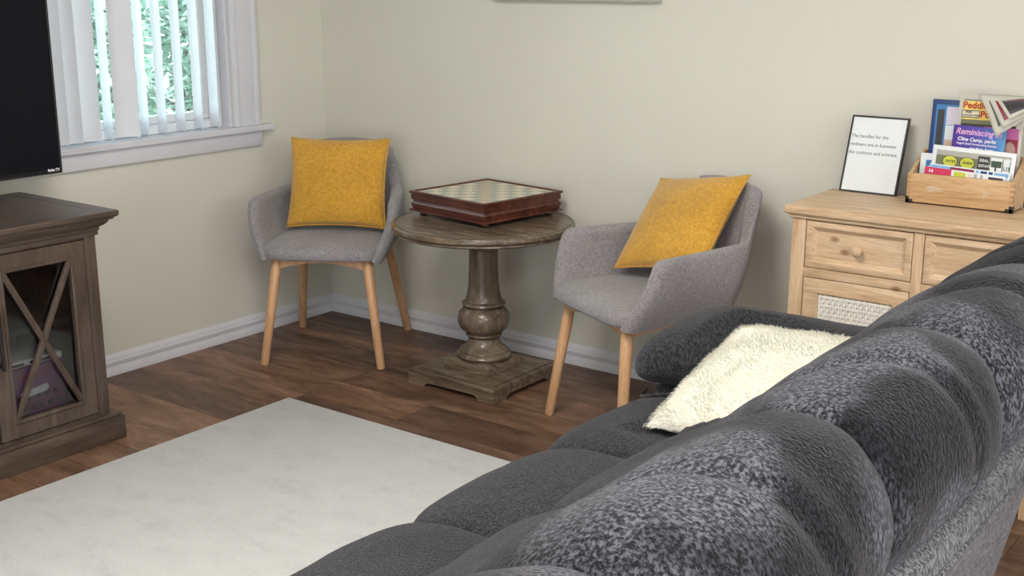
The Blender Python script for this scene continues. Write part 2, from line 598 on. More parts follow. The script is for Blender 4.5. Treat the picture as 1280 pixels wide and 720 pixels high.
# vinyl frame and sash
fy0, fy1, fz0, fz1 = WY0 + 0.012, WY1 - 0.012, WZ0 + 0.013, WZ1 - 0.013
b = MB()
b.frame('x', fy0, fy1, fz0, fz1, 0.034, -0.12, -0.045, round_=0.004)
b.build('window_frame', M['vinyl'], win)
b = MB()
b.frame('x', fy0 + 0.036, fy1 - 0.036, fz0 + 0.0345, fz1 - 0.0345, 0.032, -0.112, -0.078, round_=0.004)
b.build('sash', M['vinyl'], win)
MB().box((-0.097, fy0 + 0.06, fz0 + 0.055), (-0.093, fy1 - 0.06, fz1 - 0.055)).build('pane', M['glass'], win)

# ------------------------------------------------------------------ garden outside the window
struct(MB().box((-9, -7, -0.12), (-0.16, 7, -0.02)).build('ground', M['soil']))


def shrub(label, x, y, h, rad, n, mats, seed):
    rnd = random.Random(seed)
    t = thing('garden_shrub', label, 'shrub', (x, y, -0.02), group='shrubs outside the window')
    b = MB()
    for k in range(7):
        a = rnd.uniform(0, 2 * PI)
        rr = rad * rnd.uniform(0.2, 0.6)
        p = [(rr * 0.15 * math.cos(a), rr * 0.15 * math.sin(a), 0)]
        q = (rr * math.cos(a), rr * math.sin(a), h * rnd.uniform(0.6, 0.9))
        b.tube(p[0], q, 0.022, 0.007, 8)
    b.build('stem', M['bark'], t)
    b = MB()
    for k in range(n):
        while True:
            v = Vector((rnd.uniform(-1, 1), rnd.uniform(-1, 1), rnd.uniform(-1, 1)))
            if 0.35 < v.length < 1:
                break
        lump = 0.8 + 0.3 * noise.noise(v * 2.4 + Vector((seed, 0, 0)))
        c = Vector((v.x * rad * lump, v.y * rad * lump, h * 0.52 + v.z * h * 0.5 * lump))
        d = Vector((rnd.uniform(-1, 1), rnd.uniform(-1, 1), rnd.uniform(-0.7, 0.5))).normalized()
        s = d.cross(Vector((rnd.uniform(-.5, .5), rnd.uniform(-.5, .5), 1))).normalized()
        up = d.cross(s)
        L = rnd.uniform(0.05, 0.11)
        wd = L * rnd.uniform(0.2, 0.34)
        mi = 0 if rnd.random() < 0.6 else 1
        p = [c, c + d * L * 0.4 + s * wd, c + d * L * 0.4 + up * wd * 0.25, c + d * L * 0.4 - s * wd, c + d * L - up * L * 0.1]
        vs = [b.bm.verts.new(q) for q in p]
        for q in ((0, 1, 2), (0, 2, 3), (2, 1, 4), (3, 2, 4)):
            f = b.bm.faces.new([vs[i] for i in q])
            f.material_index = mi
            f.smooth = True
    b.build('foliage', mats, t, sharp=0, normals=False)
    return t


shrub('bright green leafy shrub behind the right half of the window blinds', -2.2, 1.25, 2.2, 0.80, 6000, [M['leaf'], M['leaf2']], 3)
shrub('pale green leafy shrub behind the left half of the window blinds', -1.6, -0.22, 1.9, 0.60, 4600, [M['leaf2'], M['leaf']], 8)
shrub('tall dark green shrub farthest back outside the window', -4.3, 2.3, 3.0, 1.25, 6500, [M['leaf'], M['leaf']], 12)

# ------------------------------------------------------------------ vertical blind
bl = thing('vertical_blind', 'white vertical slat blind half open in front of the window', 'blind', (0, 0, 0))
MB().box((-0.024, WY0 + 0.02, 1.985), (0.024, WY1 - 0.02, 2.032), bev=0.004).build('headrail', M['slat'], bl)
slz0 = WZ0 + 0.022


def slat(y, ang, ztop=1.99, wd=0.089):
    b = MB()
    d = Vector((math.cos(ang), math.sin(ang), 0))
    nrm = Vector((-d.y, d.x, 0))
    rs = []
    for z in (slz0, ztop):
        r = []
        for k in range(7):
            u = k / 6 * 2 - 1
            r.append(Vector((0.0, y, z)) + d * (u * wd / 2) + nrm * (0.007 * (1 - u * u)))
        for k in range(6, -1, -1):
            u = k / 6 * 2 - 1
            r.append(Vector((0.0, y, z)) + d * (u * wd / 2) + nrm * (0.007 * (1 - u * u) + 0.0012))
        rs.append(r)
    b.rings(rs)
    return b.build('slat', M['slat'], bl, sharp=50)


# (y along the wall, turn of the slat)
for y, a in ((-1.5, 58), (-1.42, 56), (-1.34, 55), (-1.284, 54), (-1.207, 53), (-1.121, -14), (-1.036, 55), (-0.959, -15), (-0.877, -15), (-0.788, -15), (-0.701, -16), (-0.62, -15)):
    slat(y, R(a))

# ------------------------------------------------------------------ rug
b = MB()
b.box((0.757, -3.75, 0.0005), (2.75, -0.978, 0.008), bev=0.003)
tag(b.build('area_rug', M['rug']), 'flat cream area rug on the plank floor in front of the sofa', 'rug')

# ------------------------------------------------------------------ picture on the back wall
pf = thing('picture_frame', 'thin grey picture frame on the back wall at the top edge of the photo', 'picture', (1.338, -0.001, 1.409))
b = MB()
fw, fh, ft = 0.372, 0.56, 0.028
b.frame('y', -fw, fw, 0, fh, 0.022, -0.001, -ft)
b.build('frame', M['stone'], pf)
MB().box((-fw + 0.02, -0.016, 0.02), (fw - 0.02, -0.006, fh - 0.02)).build('picture_panel', M['art'], pf)

# ------------------------------------------------------------------ television stand
SX1 = 0.57     # front plane of the doors
SB = 0.075     # back plane
SYR = -1.60    # right end of body
SYL = -3.10
st = thing('tv_stand', 'dark grey-brown wooden television stand with X-framed glass doors', 'tv stand', (0, 0, 0))
b = MB()
b.box((SB, SYL - 0.035, 0.0005), (SX1 + 0.03, SYR + 0.037, 0.078), bev=0.003)
b.box((SB, SYL - 0.028, 0.078), (SX1 + 0.022, SYR + 0.030, 0.090), bev=0.004)
b.build('plinth', M['stand_wood'], st)
b = MB()
b.box((SB, SYR - 0.022, 0.09), (SX1 - 0.012, SYR - 0.0005, 0.70), bev=0.001)
b.box((SB, SYL, 0.09), (SX1 - 0.012, SYL + 0.022, 0.70), bev=0.001)
b.box((SX1 - 0.03, SYR - 0.042, 0.09), (SX1, SYR, 0.70), bev=0.002)
b.box((SX1 - 0.03, SYL, 0.09), (SX1, SYL + 0.042, 0.70), bev=0.002)
b.box((SX1 - 0.03, SYL + 0.042, 0.688), (SX1 - 0.003, SYR - 0.042, 0.70))
b.box((SX1 - 0.03, SYL + 0.042, 0.09), (SX1 - 0.003, SYR - 0.042, 0.099))
b.build('carcass', M['stand_wood_v'], st)
b = MB()
b.box((SB, SYL + 0.022, 0.09), (SB + 0.008, SYR - 0.022, 0.70))
b.box((SB + 0.008, SYL + 0.022, 0.092), (SX1 - 0.035, SYR - 0.022, 0.106))
b.box((SB + 0.008, SYL + 0.022, 0.40), (SX1 - 0.09, SYR - 0.022, 0.418))
for yy in (-2.02, -2.68):
    b.box((SB + 0.008, yy - 0.011, 0.106), (SX1 - 0.035, yy + 0.011, 0.70))
b.build('shelf', M['stand_inside'], st)
# cornice: moulding profile swept round the right end, front and left end
b = MB()
prof = [(0.0, 0.695), (0.010, 0.695), (0.010, 0.708), (0.014, 0.712), (0.014, 0.720), (0.020, 0.724), (0.030, 0.730), (0.037, 0.738), (0.041, 0.745), (0.052, 0.747), (0.052, 0.752), (0.062, 0.756), (0.066, 0.762), (0.066, 0.772), (0.063, 0.776), (0.0, 0.776)]
rs = []
for (px, py, ox, oy) in ((SB, SYR, 0, 1), (SX1 - 0.004, SYR, 1, 1), (SX1 - 0.004, SYL, 1, -1), (SB, SYL, 0, -1)):
    rs.append([(px + ox * o, py + oy * o * 0.8, z) for o, z in prof])
b.rings(rs, smooth=False)
b.box((SB, SYL, 0.757), (SX1 - 0.005, SYR, 0.7755))
b.build('top', M['stand_wood'], st, sharp=30)


def x_door(y0, y1, hinge):
    """door between y0 (left) and y1 (right); X mullion over glass"""
    z0, z1 = 0.103, 0.686
    x0, x1 = SX1 - 0.018, SX1 + 0.004
    b = MB()
    sw = 0.046
    b.frame('x', y0, y1, z0, z1, sw, x0, x1, round_=0.0015)
    d = b.build('door', M['stand_wood_v'], st)
    b = MB()
    gw = 0.011
    a0, a1, c0, c1 = y0 + sw - 0.001, y1 - sw + 0.001, z0 + sw - 0.001, z1 - sw + 0.001
    b.frame('x', a0, a1, c0, c1, gw, x0 + 0.004, x1 + 0.005, round_=0.003)
    cy, cz = (a0 + a1) / 2, (c0 + c1) / 2
    for s in (1, -1):
        ang = math.atan2((c1 - c0 - 0.02), s * (a1 - a0 - 0.02))
        ln = math.hypot(c1 - c0, a1 - a0) - 0.025
        mt = Matrix.Translation((0, cy, cz)) @ Matrix.Rotation(ang, 4, 'X')
        b.box((x1 - 0.010, -ln / 2, -0.0095), (x1 + 0.004, ln / 2, 0.0095), bev=0.003, mat=mt)
        b.box((x1 + 0.002, -ln / 2, -0.004), (x1 + 0.007, ln / 2, 0.004), bev=0.002, mat=mt)
    b.build('x_mullion', M['stand_wood_v'], d)
    MB().box((x0 + 0.006, y0 + sw - 0.004, z0 + sw - 0.004), (x0 + 0.009, y1 - sw + 0.004, z1 - sw + 0.004)).build('glass_pane', M['cab_glass'], d)
    hy = y0 + 0.018 if hinge == 'r' else y1 - 0.018
    b = MB()
    b.box((x1 + 0.018, hy - 0.006, 0.335), (x1 + 0.027, hy + 0.006, 0.52), bev=0.003)
    b.box((x1, hy - 0.005, 0.343), (x1 + 0.020, hy + 0.005, 0.358), bev=0.002).box((x1, hy - 0.005, 0.497), (x1 + 0.020, hy + 0.005, 0.512), bev=0.002)
    b.build('handle', M['metal_dark'], d)


x_door(-1.988, -1.645, 'r')
x_door(-3.055, -2.712, 'l')
b = MB()
b.box((SX1 - 0.03, -2.712 + 0.004, 0.103), (SX1 - 0.001, -1.992, 0.60), bev=0.002)
b.box((SX1 - 0.003, -2.66, 0.15), (SX1 + 0.004, -2.04, 0.17), bev=0.002).box((SX1 - 0.003, -2.66, 0.53), (SX1 + 0.004, -2.04, 0.55), bev=0.002)
b.build('centre_panel', M['stand_wood'], st)

# game boxes behind the glass
gb = thing('game_box', 'purple dotted game box behind the right glass door of the stand', 'box', (0.46, -1.81, 0.107))
b = MB()
b.box((-0.06, -0.105, 0), (0.03, 0.105, 0.185), bev=0.002)
for r_ in range(3):
    for c_ in range(6):
        cy = -0.088 + c_ * 0.031 + (r_ % 2) * 0.008
        cz = 0.018 + r_ * 0.034
        n = 12
        b.rings([[(0.030, cy + 0.009 * math.cos(2 * PI * k / n), cz + 0.009 * math.sin(2 * PI * k / n)) for k in range(n)],
                 [(0.0309, cy + 0.009 * math.cos(2 * PI * k / n), cz + 0.009 * math.sin(2 * PI * k / n)) for k in range(n)]], 1)
b.build('carton', [M['plum'], M['charcoal']], gb)
b = MB()
b.prism([(-0.055, 0.085), (0.035, 0.093), (0.046, 0.103), (0.040, 0.118), (-0.055, 0.106)], 0.0302, 0.0312, axis='x')
b.build('white_band', M['white_ink'], gb)
tm = Matrix(((0, 0, 1, 0.0312), (1, 0, 0, -0.052), (0, 1, 0, 0.145), (0, 0, 0, 1)))
text('lettering', 'BINGO', 0.03, M['red'], gb, tm, depth=0.0005)
gl = thing('board_game', 'white flat game case lying on top of the purple dotted box', 'box', (0.43, -1.815, 0.293))
b = MB()
b.box((-0.10, -0.105, 0.0), (0.05, 0.115, 0.022), bev=0.004)
b.box((0.0495, -0.09, 0.006), (0.0505, -0.02, 0.014), 1).box((0.0495, 0.0, 0.005), (0.0505, 0.07, 0.015), 1)
b.build('case', [M['white_ink'], M['charcoal']], gl)

# ------------------------------------------------------------------ television
tv = thing('television', 'flat black television standing on the wooden stand', 'television', (0.30, 0, 0))
TY, TZ, TW, TH = -1.523, 0.862, 1.22, 0.70
b = MB()
b.box((-0.012, TY - TW, TZ), (0.0, TY, TZ + TH), bev=0.003)
b.box((-0.05, TY - TW + 0.12, TZ + 0.03), (-0.011, TY - 0.12, TZ + 0.46), bev=0.015)
b.build('housing', M['black'], tv)
MB().box((-0.002, TY - TW + 0.008, TZ + 0.016), (0.0012, TY - 0.008, TZ + TH - 0.008)).build('screen', M['screen'], tv)
b = MB()
b.frame('x', TY - TW - 0.0003, TY + 0.0003, TZ - 0.0003, TZ + TH + 0.0003, 0.006, -0.006, 0.0035, round_=0.0008)
b.build('bezel', M['black'], tv)
for yy in (TY - 0.42, TY - TW + 0.2):
    b = MB()
    b.prism([(-0.11, 0.7765), (0.11, 0.7765), (0.11, 0.783), (0.012, TZ + 0.02), (-0.03, TZ + 0.02), (-0.11, 0.783)], yy - 0.012, yy + 0.012, axis='y')
    b.build('foot', M['black'], tv)
text('brand_lettering', 'Roku TV', 0.012, M['white_ink'], tv, Matrix(((0, 0, 1, 0.0015), (1, 0, 0, TY - 0.053), (0, 1, 0, TZ + 0.0085), (0, 0, 0, 1))), bold=0.0004, depth=0.0004)


# ------------------------------------------------------------------ armchairs
def chair_path(u, v):
    """centre surface of the wrapped shell; u -1..1 (image-left arm to image-right arm), v 0..1 upwards. local: x right, y forward"""
    au = abs(u)
    s = 1 if u >= 0 else -1
    # plan path parameters: arm (au 1 -> 0.55), corner (0.55 -> 0.30), back (0.30 -> 0)
    hw_b, hw_t = 0.215, 0.283
    yb_b, yb_t = -0.185, -0.245
    yf_b, yf_t = 0.275, 0.205
    rc = 0.10
    hw = hw_b + (hw_t - hw_b) * v + 0.018 * math.sin(PI * v)
    yb = yb_b + (yb_t - yb_b) * v
    yf = yf_b + (yf_t - yf_b) * v
    narrow = 0.055 * v                 # arms toe in toward the back
    if au > 0.55:
        t = (au - 0.55) / 0.45
        y = (yb + rc) + (yf - yb - rc) * t
        x = hw - narrow * (1 - t) ** 1.3
    elif au > 0.30:
        t = (au - 0.30) / 0.25 * PI / 2
        hx = hw - narrow
        x = hx - rc + rc * math.sin(t)
        y = yb + rc - rc * math.cos(t)
    else:
        hx = hw - narrow
        x = (hx - rc) * au / 0.30
        y = yb
    # height of rim
    ha = 0.632 + 0.006 * (1 - max(0, (au - 0.55) / 0.45))
    hb = 0.815 - 0.012 * (au / 0.35) ** 2
    k = sm(0.37, 0.50, au)
    top = hb * (1 - k) + ha * k
    bot = 0.428 + 0.03 * (1 - sm(0.5, 0.95, au))
    z = bot + (top - bot) * v
    # the back leans: extra rearward shift above arm height
    if z > 0.60:
        y -= (z - 0.60) * 0.20 * (1 - k)
    # the wing tightens above arm height
    if z > 0.62:
        x *= 1 - 0.10 * min(1, (z - 0.62) / 0.2)
    return Vector((s * x, y, z))


def make_chair(name, label, group):
    t = thing(name, label, 'armchair', group=group)
    # shell
    b = MB()
    NU, NV = 96, 16
    th = 0.024
    rs = []
    us = [-1 + 2 * i / NU for i in range(NU + 1)]
    for u in us:
        e = min(1.0, (1 - abs(u)) / 0.06)
        tf = math.sqrt(max(0.0, 1 - (1 - e) ** 2)) * 0.88 + 0.12 if e < 1 else 1.0
        eps = 0.004
        loop_o, loop_i, rim = [], [], []
        for j in range(NV + 1):
            v = j / NV
            p = chair_path(u, v)
            du = chair_path(min(1, u + eps), v) - chair_path(max(-1, u - eps), v)
            dv = chair_path(u, min(1, v + 0.02)) - chair_path(u, max(0, v - 0.02))
            n = du.cross(dv).normalized()
            if n.y > 0 and abs(u) < 0.3:
                n = -n
            if abs(u) >= 0.3 and n.x * (1 if u > 0 else -1) < 0:
                n = -n
            loop_o.append((p, n))
        half = th * tf
        pts = []
        for j, (p, n) in enumerate(loop_o):
            if j < NV:
                pts.append(p + n * half)
        ptop, ntop = loop_o[-1]
        up = (loop_o[-1][0] - loop_o[-3][0]).normalized()
        for k in range(0, 9):
            a = PI * k / 8
            pts.append(ptop + ntop * (half * math.cos(a)) + up * (half * math.sin(a)))
        for j in range(NV - 1, -1, -1):
            p, n = loop_o[j]
            pts.append(p - n * half)
        rs.append(pts)
    b.rings(rs, cap0=True, cap1=True)
    b.build('backrest_shell', M['grey_fabric'], t, sharp=70)
    # seat cushion: rounded slab, wider at the front
    b = MB()
    NA = 64
    rs = []
    for (zz, gi) in ((0.432, 0.030), (0.428, 0.018), (0.431, 0.006), (0.440, 0.0), (0.456, 0.0), (0.472, 0.003), (0.484, 0.010), (0.492, 0.024), (0.497, 0.05), (0.500, 0.10), (0.501, 0.16)):
        r = []
        for k in range(NA):
            a = 2 * PI * k / NA
            c, s = math.cos(a), math.sin(a)
            ex = 0.28
            x = math.copysign(abs(c) ** ex, c)
            y = math.copysign(abs(s) ** ex, s)
            hw = (0.232 if y > 0 else 0.222) - gi
            hy = 0.238 - gi
            z = zz
            if zz > 0.48:
                z = zz - 0.008 * (y > 0) * (y ** 2)
            r.append((x * hw, 0.055 + y * hy, z))
        rs.append(r)
    b.rings(rs)
    b.build('seat', M['grey_fabric'], t, sharp=60)
    for sx in (-1, 1):
        for fy, by in (((0.225, 0.278), 0), ((-0.15, -0.275), 1)):
            b = MB()
            top = Vector((sx * 0.178, fy[0], 0.436))
            bot = Vector((sx * 0.236, fy[1], 0.0005))
            b.tube(bot, top, 0.0165, 0.0205, 20)
            b.build('leg', M['oak'], t)
    b = MB()
    # arched rails between the legs
    def rail(p, q, arch):
        p, q = Vector(p), Vector(q)
        d = (q - p).normalized()
        n = Vector((-d.y, d.x, 0)) * 0.011
        lo, hi = [], []
        for k in range(13):
            f = k / 12
            c = p.lerp(q, f)
            zz = 0.385 + arch * math.sin(PI * f)
            lo.append(Vector((c.x, c.y, zz)))
            hi.append(Vector((c.x, c.y, 0.43)))
        rs = [[lo[k] + n, hi[k] + n, hi[k] - n, lo[k] - n] for k in range(13)]
        b.rings(rs, smooth=False)
    rail((-0.18, 0.228, 0), (0.18, 0.228, 0), 0.03)
    rail((-0.18, -0.155, 0), (0.18, -0.155, 0), 0.03)
    rail((-0.181, -0.155, 0), (-0.181, 0.228, 0), 0.02)
    rail((0.181, -0.155, 0), (0.181, 0.228, 0), 0.02)
    b.build('seat_frame', M['oak'], t)
    return t


CG = 'grey armchairs by the round table'
chA = make_chair('armchair', 'grey tweed armchair in the room corner left of the round table', CG)
chA.location = (0.4427, -0.397, 0)
chA.rotation_euler = (0, 0, math.atan2(-0.86, 0.51) - PI / 2)
# local y must be forward; mirror-free: local x then points to image left for the viewer
chB = copy_tree(chA)
chB['label'] = 'grey tweed armchair turned sideways between the round table and the sofa'
chB.location = (1.945, -0.392, 0)
chB.rotation_euler = (0, 0, R(-116) - PI / 2)


# ------------------------------------------------------------------ mustard cushions
def pillow_mesh(b, w, h, t, seed=0, n=44, wr=0.006, ear=0.07, mi=0):
    """soft square cushion in the local x-y plane, thickness along z"""
    def P(i, j, sgn):
        x = -1 + 2 * i / n
        y = -1 + 2 * j / n
        px = x * w / 2 * (1 - ear * (1 - y * y) ** 1.0 * abs(x) ** 2)
        py = y * h / 2 * (1 - ear * (1 - x * x) ** 1.0 * abs(y) ** 2)
        e = max(0.0, (1 - x ** 2)) * max(0.0, (1 - y ** 2))
        z = t / 2 * (e ** 0.42) * (0.85 + 0.15 * e)
        wv = noise.noise(Vector((px * 9 + seed, py * 9, sgn * 3.1))) * wr
        z += wv * min(1, e * 5)
        return Vector((px, py, sgn * z))
    bm = b.bm
    front = [[bm.verts.new(P(i, j, 1)) for j in range(n + 1)] for i in range(n + 1)]
    back = [[front[i][j] if i in (0, n) or j in (0, n) else bm.verts.new(P(i, j, -1)) for j in range(n + 1)] for i in range(n + 1)]
    for i in range(n):
        for j in range(n):
            f = bm.faces.new((front[i][j], front[i + 1][j], front[i + 1][j + 1], front[i][j + 1]))
            f.smooth = True
            f.material_index = mi
            f = bm.faces.new((back[i][j], back[i][j + 1], back[i + 1][j + 1], back[i + 1][j]))
            f.smooth = True
            f.material_index = mi


def cushion(label, chair, loc, yaw, tilt, roll, w=0.43, h=0.41, t=0.13, seed=0):
    o = thing('throw_pillow', label, 'cushion', group='mustard cushions on the armchairs')
    b = MB()
    pillow_mesh(b, w, h, t, seed)
    b.build('cover', M['mustard'], o, sharp=0)
    # piped seam round the edge
    b = MB()
    pts = []
    ear = 0.07
    n = 24
    for k in range(4 * n):
        s, f = divmod(k, n)
        f = -1 + 2 * f / n
        x, y = ((f, -1), (1, f), (-f, 1), (-1, -f))[s]
        pts.append(Vector((x * w / 2 * (1 - ear * (1 - y * y) * abs(x) ** 2), y * h / 2 * (1 - ear * (1 - x * x) * abs(y) ** 2), 0)))
    rs = []
    for k in range(len(pts) + 1):
        p = pts[k % len(pts)]
        d = (pts[(k + 1) % len(pts)] - pts[k - 1 if k <= len(pts) - 1 else 0]).normalized()
        nn = Vector((d.y, -d.x, 0))
        rs.append([p + nn * (0.0035 * math.cos(a)) + Vector((0, 0, 0.0035 * math.sin(a))) for a in (0, PI / 3, 2 * PI / 3, PI, 4 * PI / 3, 5 * PI / 3)])
    b.rings(rs, cap0=False, cap1=False)
    b.build('seam', M['mustard'], o, sharp=0)
    ch = chair.matrix_basis
    m = ch @ Matrix.Translation(loc) @ Matrix.Rotation(yaw, 4, 'Z') @ Matrix.Rotation(PI / 2 + tilt, 4, 'X') @ Matrix.Rotation(roll, 4, 'Z')
    o.matrix_basis = m
    return o


# chair-local frame: y forward, so the cushion faces +y; local x of the cushion is turned to match
cushion('mustard yellow cushion upright in the corner armchair', chA, (-0.018, 0.000, 0.692), PI, R(-19), R(0), seed=2, w=0.405, h=0.365, t=0.13)
cushion('mustard yellow cushion leaning askew in the armchair nearer the sofa', chB, (0.020, -0.104, 0.694), PI + R(4.9), R(-43.4), R(12.0), seed=9, w=0.40, h=0.39, t=0.13)

# ------------------------------------------------------------------ pedestal table
tb = thing('pedestal_table', 'round weathered brown pedestal table between the two armchairs', 'table', (1.19, -0.372, 0))
b = MB()
hb, zt = 0.205, 0.060
# base plate with bracket cut-outs: four corner feet joined by shaped aprons
def bracket(side):
    pts = [(-hb, 0.0005), (-hb + 0.075, 0.0005)] + [(-hb + 0.075 + 0.022 * k / 5, 0.0005 + 0.018 * math.sin(PI / 2 * k / 5)) for k in range(1, 6)]
    pts += [(hb - 0.075 - 0.022 * (5 - k) / 5, 0.0005 + 0.018 * math.sin(PI / 2 * (5 - k) / 5)) for k in range(0, 5)] + [(hb - 0.075, 0.0005), (hb, 0.0005), (hb, 0.047), (-hb, 0.047)]
    r0 = [(p[0], -hb, p[1]) for p in pts]
    r1 = [(max(-hb + 0.03, min(hb - 0.03, p[0])), -hb + 0.03, p[1]) for p in pts]
    mt = Matrix.Rotation(side * PI / 2, 3, 'Z')
    b.rings([[mt @ Vector(p) for p in r0], [mt @ Vector(p) for p in r1]], smooth=False)
for s in range(4):
    bracket(s)
b.box((-hb + 0.001, -hb + 0.001, 0.038), (hb - 0.001, hb - 0.001, 0.056), bev=0.004)
b.box((-hb + 0.022, -hb + 0.022, 0.055), (hb - 0.022, hb - 0.022, 0.0595), bev=0.003)
b.frame('z', -hb + 0.019, hb - 0.019, -hb + 0.019, hb - 0.019, 0.003, 0.055, 0.0566, mi=1, round_=0.0005)
b.frame('z', -0.1105, 0.1105, -0.1105, 0.1105, 0.004, 0.058, 0.0602, mi=1, round_=0.0005)
b.build('base', [M['driftwood'], M['glaze']], tb)
b = MB()
# square block with scooped sides
rs = []
for z, hs in ((0.059, 0.108), (0.080, 0.108), (0.086, 0.106), (0.092, 0.100), (0.096, 0.092)):
    r = []
    for s in range(4):
        for k in range(10):
            f = -1 + 2 * k / 10
            inn = 0.0 if z < 0.07 else 0.35 * (z - 0.07) * (1 - f * f)
            p = Vector((f * hs, -hs + inn, z))
            r.append(Matrix.Rotation(s * PI / 2, 3, 'Z') @ p)
    rs.append(r)
b.rings(rs, smooth=False)
b.build('plinth_block', M['driftwood'], tb)
b = MB()
pr = [(0.094, 0.095), (0.102, 0.100), (0.105, 0.108), (0.101, 0.116), (0.094, 0.120), (0.092, 0.127), (0.085, 0.132), (0.072, 0.142), (0.062, 0.156), (0.058, 0.170), (0.058, 0.177),
      (0.066, 0.180), (0.070, 0.186), (0.066, 0.192), (0.062, 0.194), (0.075, 0.200), (0.090, 0.213), (0.098, 0.232), (0.099, 0.250), (0.094, 0.270), (0.082, 0.286), (0.074, 0.293),
      (0.074, 0.297), (0.080, 0.300), (0.083, 0.305), (0.080, 0.311), (0.073, 0.314), (0.068, 0.322), (0.062, 0.345), (0.058, 0.38), (0.0555, 0.43), (0.054, 0.50), (0.0545, 0.515), (0.060, 0.518), (0.0625, 0.523), (0.060, 0.529), (0.055, 0.532), (0.055, 0.560), (0.062, 0.575), (0.065, 0.585)]
b.lathe(pr, 48)
for rr, zz in ((0.0755, 0.295), (0.0592, 0.1765), (0.0628, 0.1945), (0.0725, 0.3155), (0.0556, 0.5335), (0.0552, 0.5145), (0.0935, 0.1225), (0.097, 0.0965)):
    b.lathe([(rr - 0.004, zz - 0.0012), (rr, zz - 0.001), (rr, zz + 0.001), (rr - 0.004, zz + 0.0012)], 48, mi=1, cap=False)
b.build('column', [M['driftwood_turned'], M['glaze']], tb, sharp=38)
b = MB()
RT = 0.342
b.lathe([(0.06, 0.575), (0.22, 0.577), (0.30, 0.580), (RT - 0.014, 0.583), (RT - 0.008, 0.588), (RT - 0.010, 0.594), (RT - 0.004, 0.597), (RT, 0.602), (RT, 0.611), (RT - 0.003, 0.617), (RT - 0.010, 0.620), (RT - 0.013, 0.6195), (RT - 0.016, 0.620), (0.2, 0.620), (0.001, 0.620)], 96)
for rr, zz in ((RT - 0.0065, 0.5955), (RT - 0.0125, 0.6199)):
    b.lathe([(rr - 0.004, zz - 0.001), (rr, zz - 0.001), (rr, zz + 0.0007), (rr - 0.004, zz + 0.0007)], 96, mi=1, cap=False)
b.build('tabletop', [M['driftwood'], M['glaze']], tb, sharp=30)

# ------------------------------------------------------------------ chess set
cx = thing('chess_box', 'mahogany chess box with inlaid board on the round table', 'chess set', (1.117, -0.262, 0.6205), R(-8.2))
hs = 0.203
for sx in (-1, 1):
    for sy in (-1, 1):
        MB().lathe([(0.012, 0.0), (0.017, 0.005), (0.015, 0.016)], 16, cx=sx * (hs - 0.035), cy=sy * (hs - 0.035)).build('foot', M['mahogany'], cx)
b = MB()
def sq(prof):
    b.rings([[(sx * (hs + o), sy * (hs + o), z) for sx, sy in ((-1, -1), (1, -1), (1, 1), (-1, 1))] for o, z in prof], smooth=False)
sq([(-0.01, 0.015), (0.004, 0.015), (0.005, 0.018), (0.002, 0.021), (-0.006, 0.023), (-0.004, 0.032), (0.0, 0.043), (-0.002, 0.047), (-0.006, 0.050), (-0.008, 0.053), (-0.008, 0.056), (-0.002, 0.058), (-0.002, 0.080), (-0.002, 0.083), (-0.02, 0.083)])
b.build('box_body', M['mahogany'], cx)
b = MB()
b.frame('z', -hs - 0.004, hs + 0.004, -hs - 0.004, hs + 0.004, 0.016, 0.0825, 0.091, round_=0.0025)
b.build('rim', M['mahogany'], cx)
b = MB()
inn = hs - 0.012
b.box((-inn, -inn, 0.08), (inn, inn, 0.086), 0)
q = inn - 0.012
c_ = 2 * q / 8
for i in range(8):
    for j in range(8):
        x0, y0 = -q + i * c_, -q + j * c_
        mi = 1 if (i + j) % 2 else 2
        if i + j == 7:
            mi = 3
        b.box((x0, y0, 0.0855), (x0 + c_, y0 + c_, 0.0868), mi)
b.build('chessboard', [M['chesscream'], M['chesscream'], M['chessgreen'], M['tan']], cx)

# ------------------------------------------------------------------ pine chest
CY = -0.44
pc = thing('pine_chest', 'light knotty pine chest with drawers and white wicker doors', 'cabinet', (0, 0, 0))
X0, X1, YB = 2.44, 3.217, -0.088
b = MB()
for xa in (X0, X1 - 0.044):
    b.box((xa, CY, 0.0005), (xa + 0.044, CY + 0.03, 0.80), bev=0.002)
    b.box((xa, YB - 0.03, 0.0005), (xa + 0.044, YB, 0.80), bev=0.002)
b.box((X0 + 0.006, CY + 0.028, 0.07), (X0 + 0.024, YB - 0.028, 0.80))
b.box((X1 - 0.024, CY + 0.028, 0.07), (X1 - 0.006, YB - 0.028, 0.80))
b.box((2.813, CY + 0.0005, 0.07), (2.843, CY + 0.03, 0.79), bev=0.001)
b.box((X0 + 0.044, YB - 0.012, 0.07), (X1 - 0.044, YB - 0.004, 0.80))
b.build('carcass', M['pine_v'], pc)
MB().box((X0 + 0.044, CY + 0.001, 0.789), (X1 - 0.044, CY + 0.03, 0.7918)).build('rail', M['pine'], pc)
for xa, xb in ((X0 + 0.044, 2.813), (2.843, X1 - 0.044)):
    MB().box((xa, CY + 0.001, 0.613), (xb, CY + 0.03, 0.641), bev=0.001).build('rail', M['pine'], pc)
    MB().box((xa, CY + 0.001, 0.07), (xb, CY + 0.03, 0.115), bev=0.001).build('rail', M['pine'], pc)
MB().box((X0 + 0.03, CY + 0.031, 0.10), (X1 - 0.03, YB - 0.013, 0.115)).build('bottom_board', M['pine'], pc)
b = MB()
b.box((X0 - 0.010, CY - 0.010, 0.792), (X1 + 0.010, YB, 0.806), bev=0.004)
b.box((X0 - 0.022, CY - 0.022, 0.804), (X1 + 0.022, YB + 0.004, 0.830), bev=0.007, seg=3)
b.build('top', M['pine'], pc)
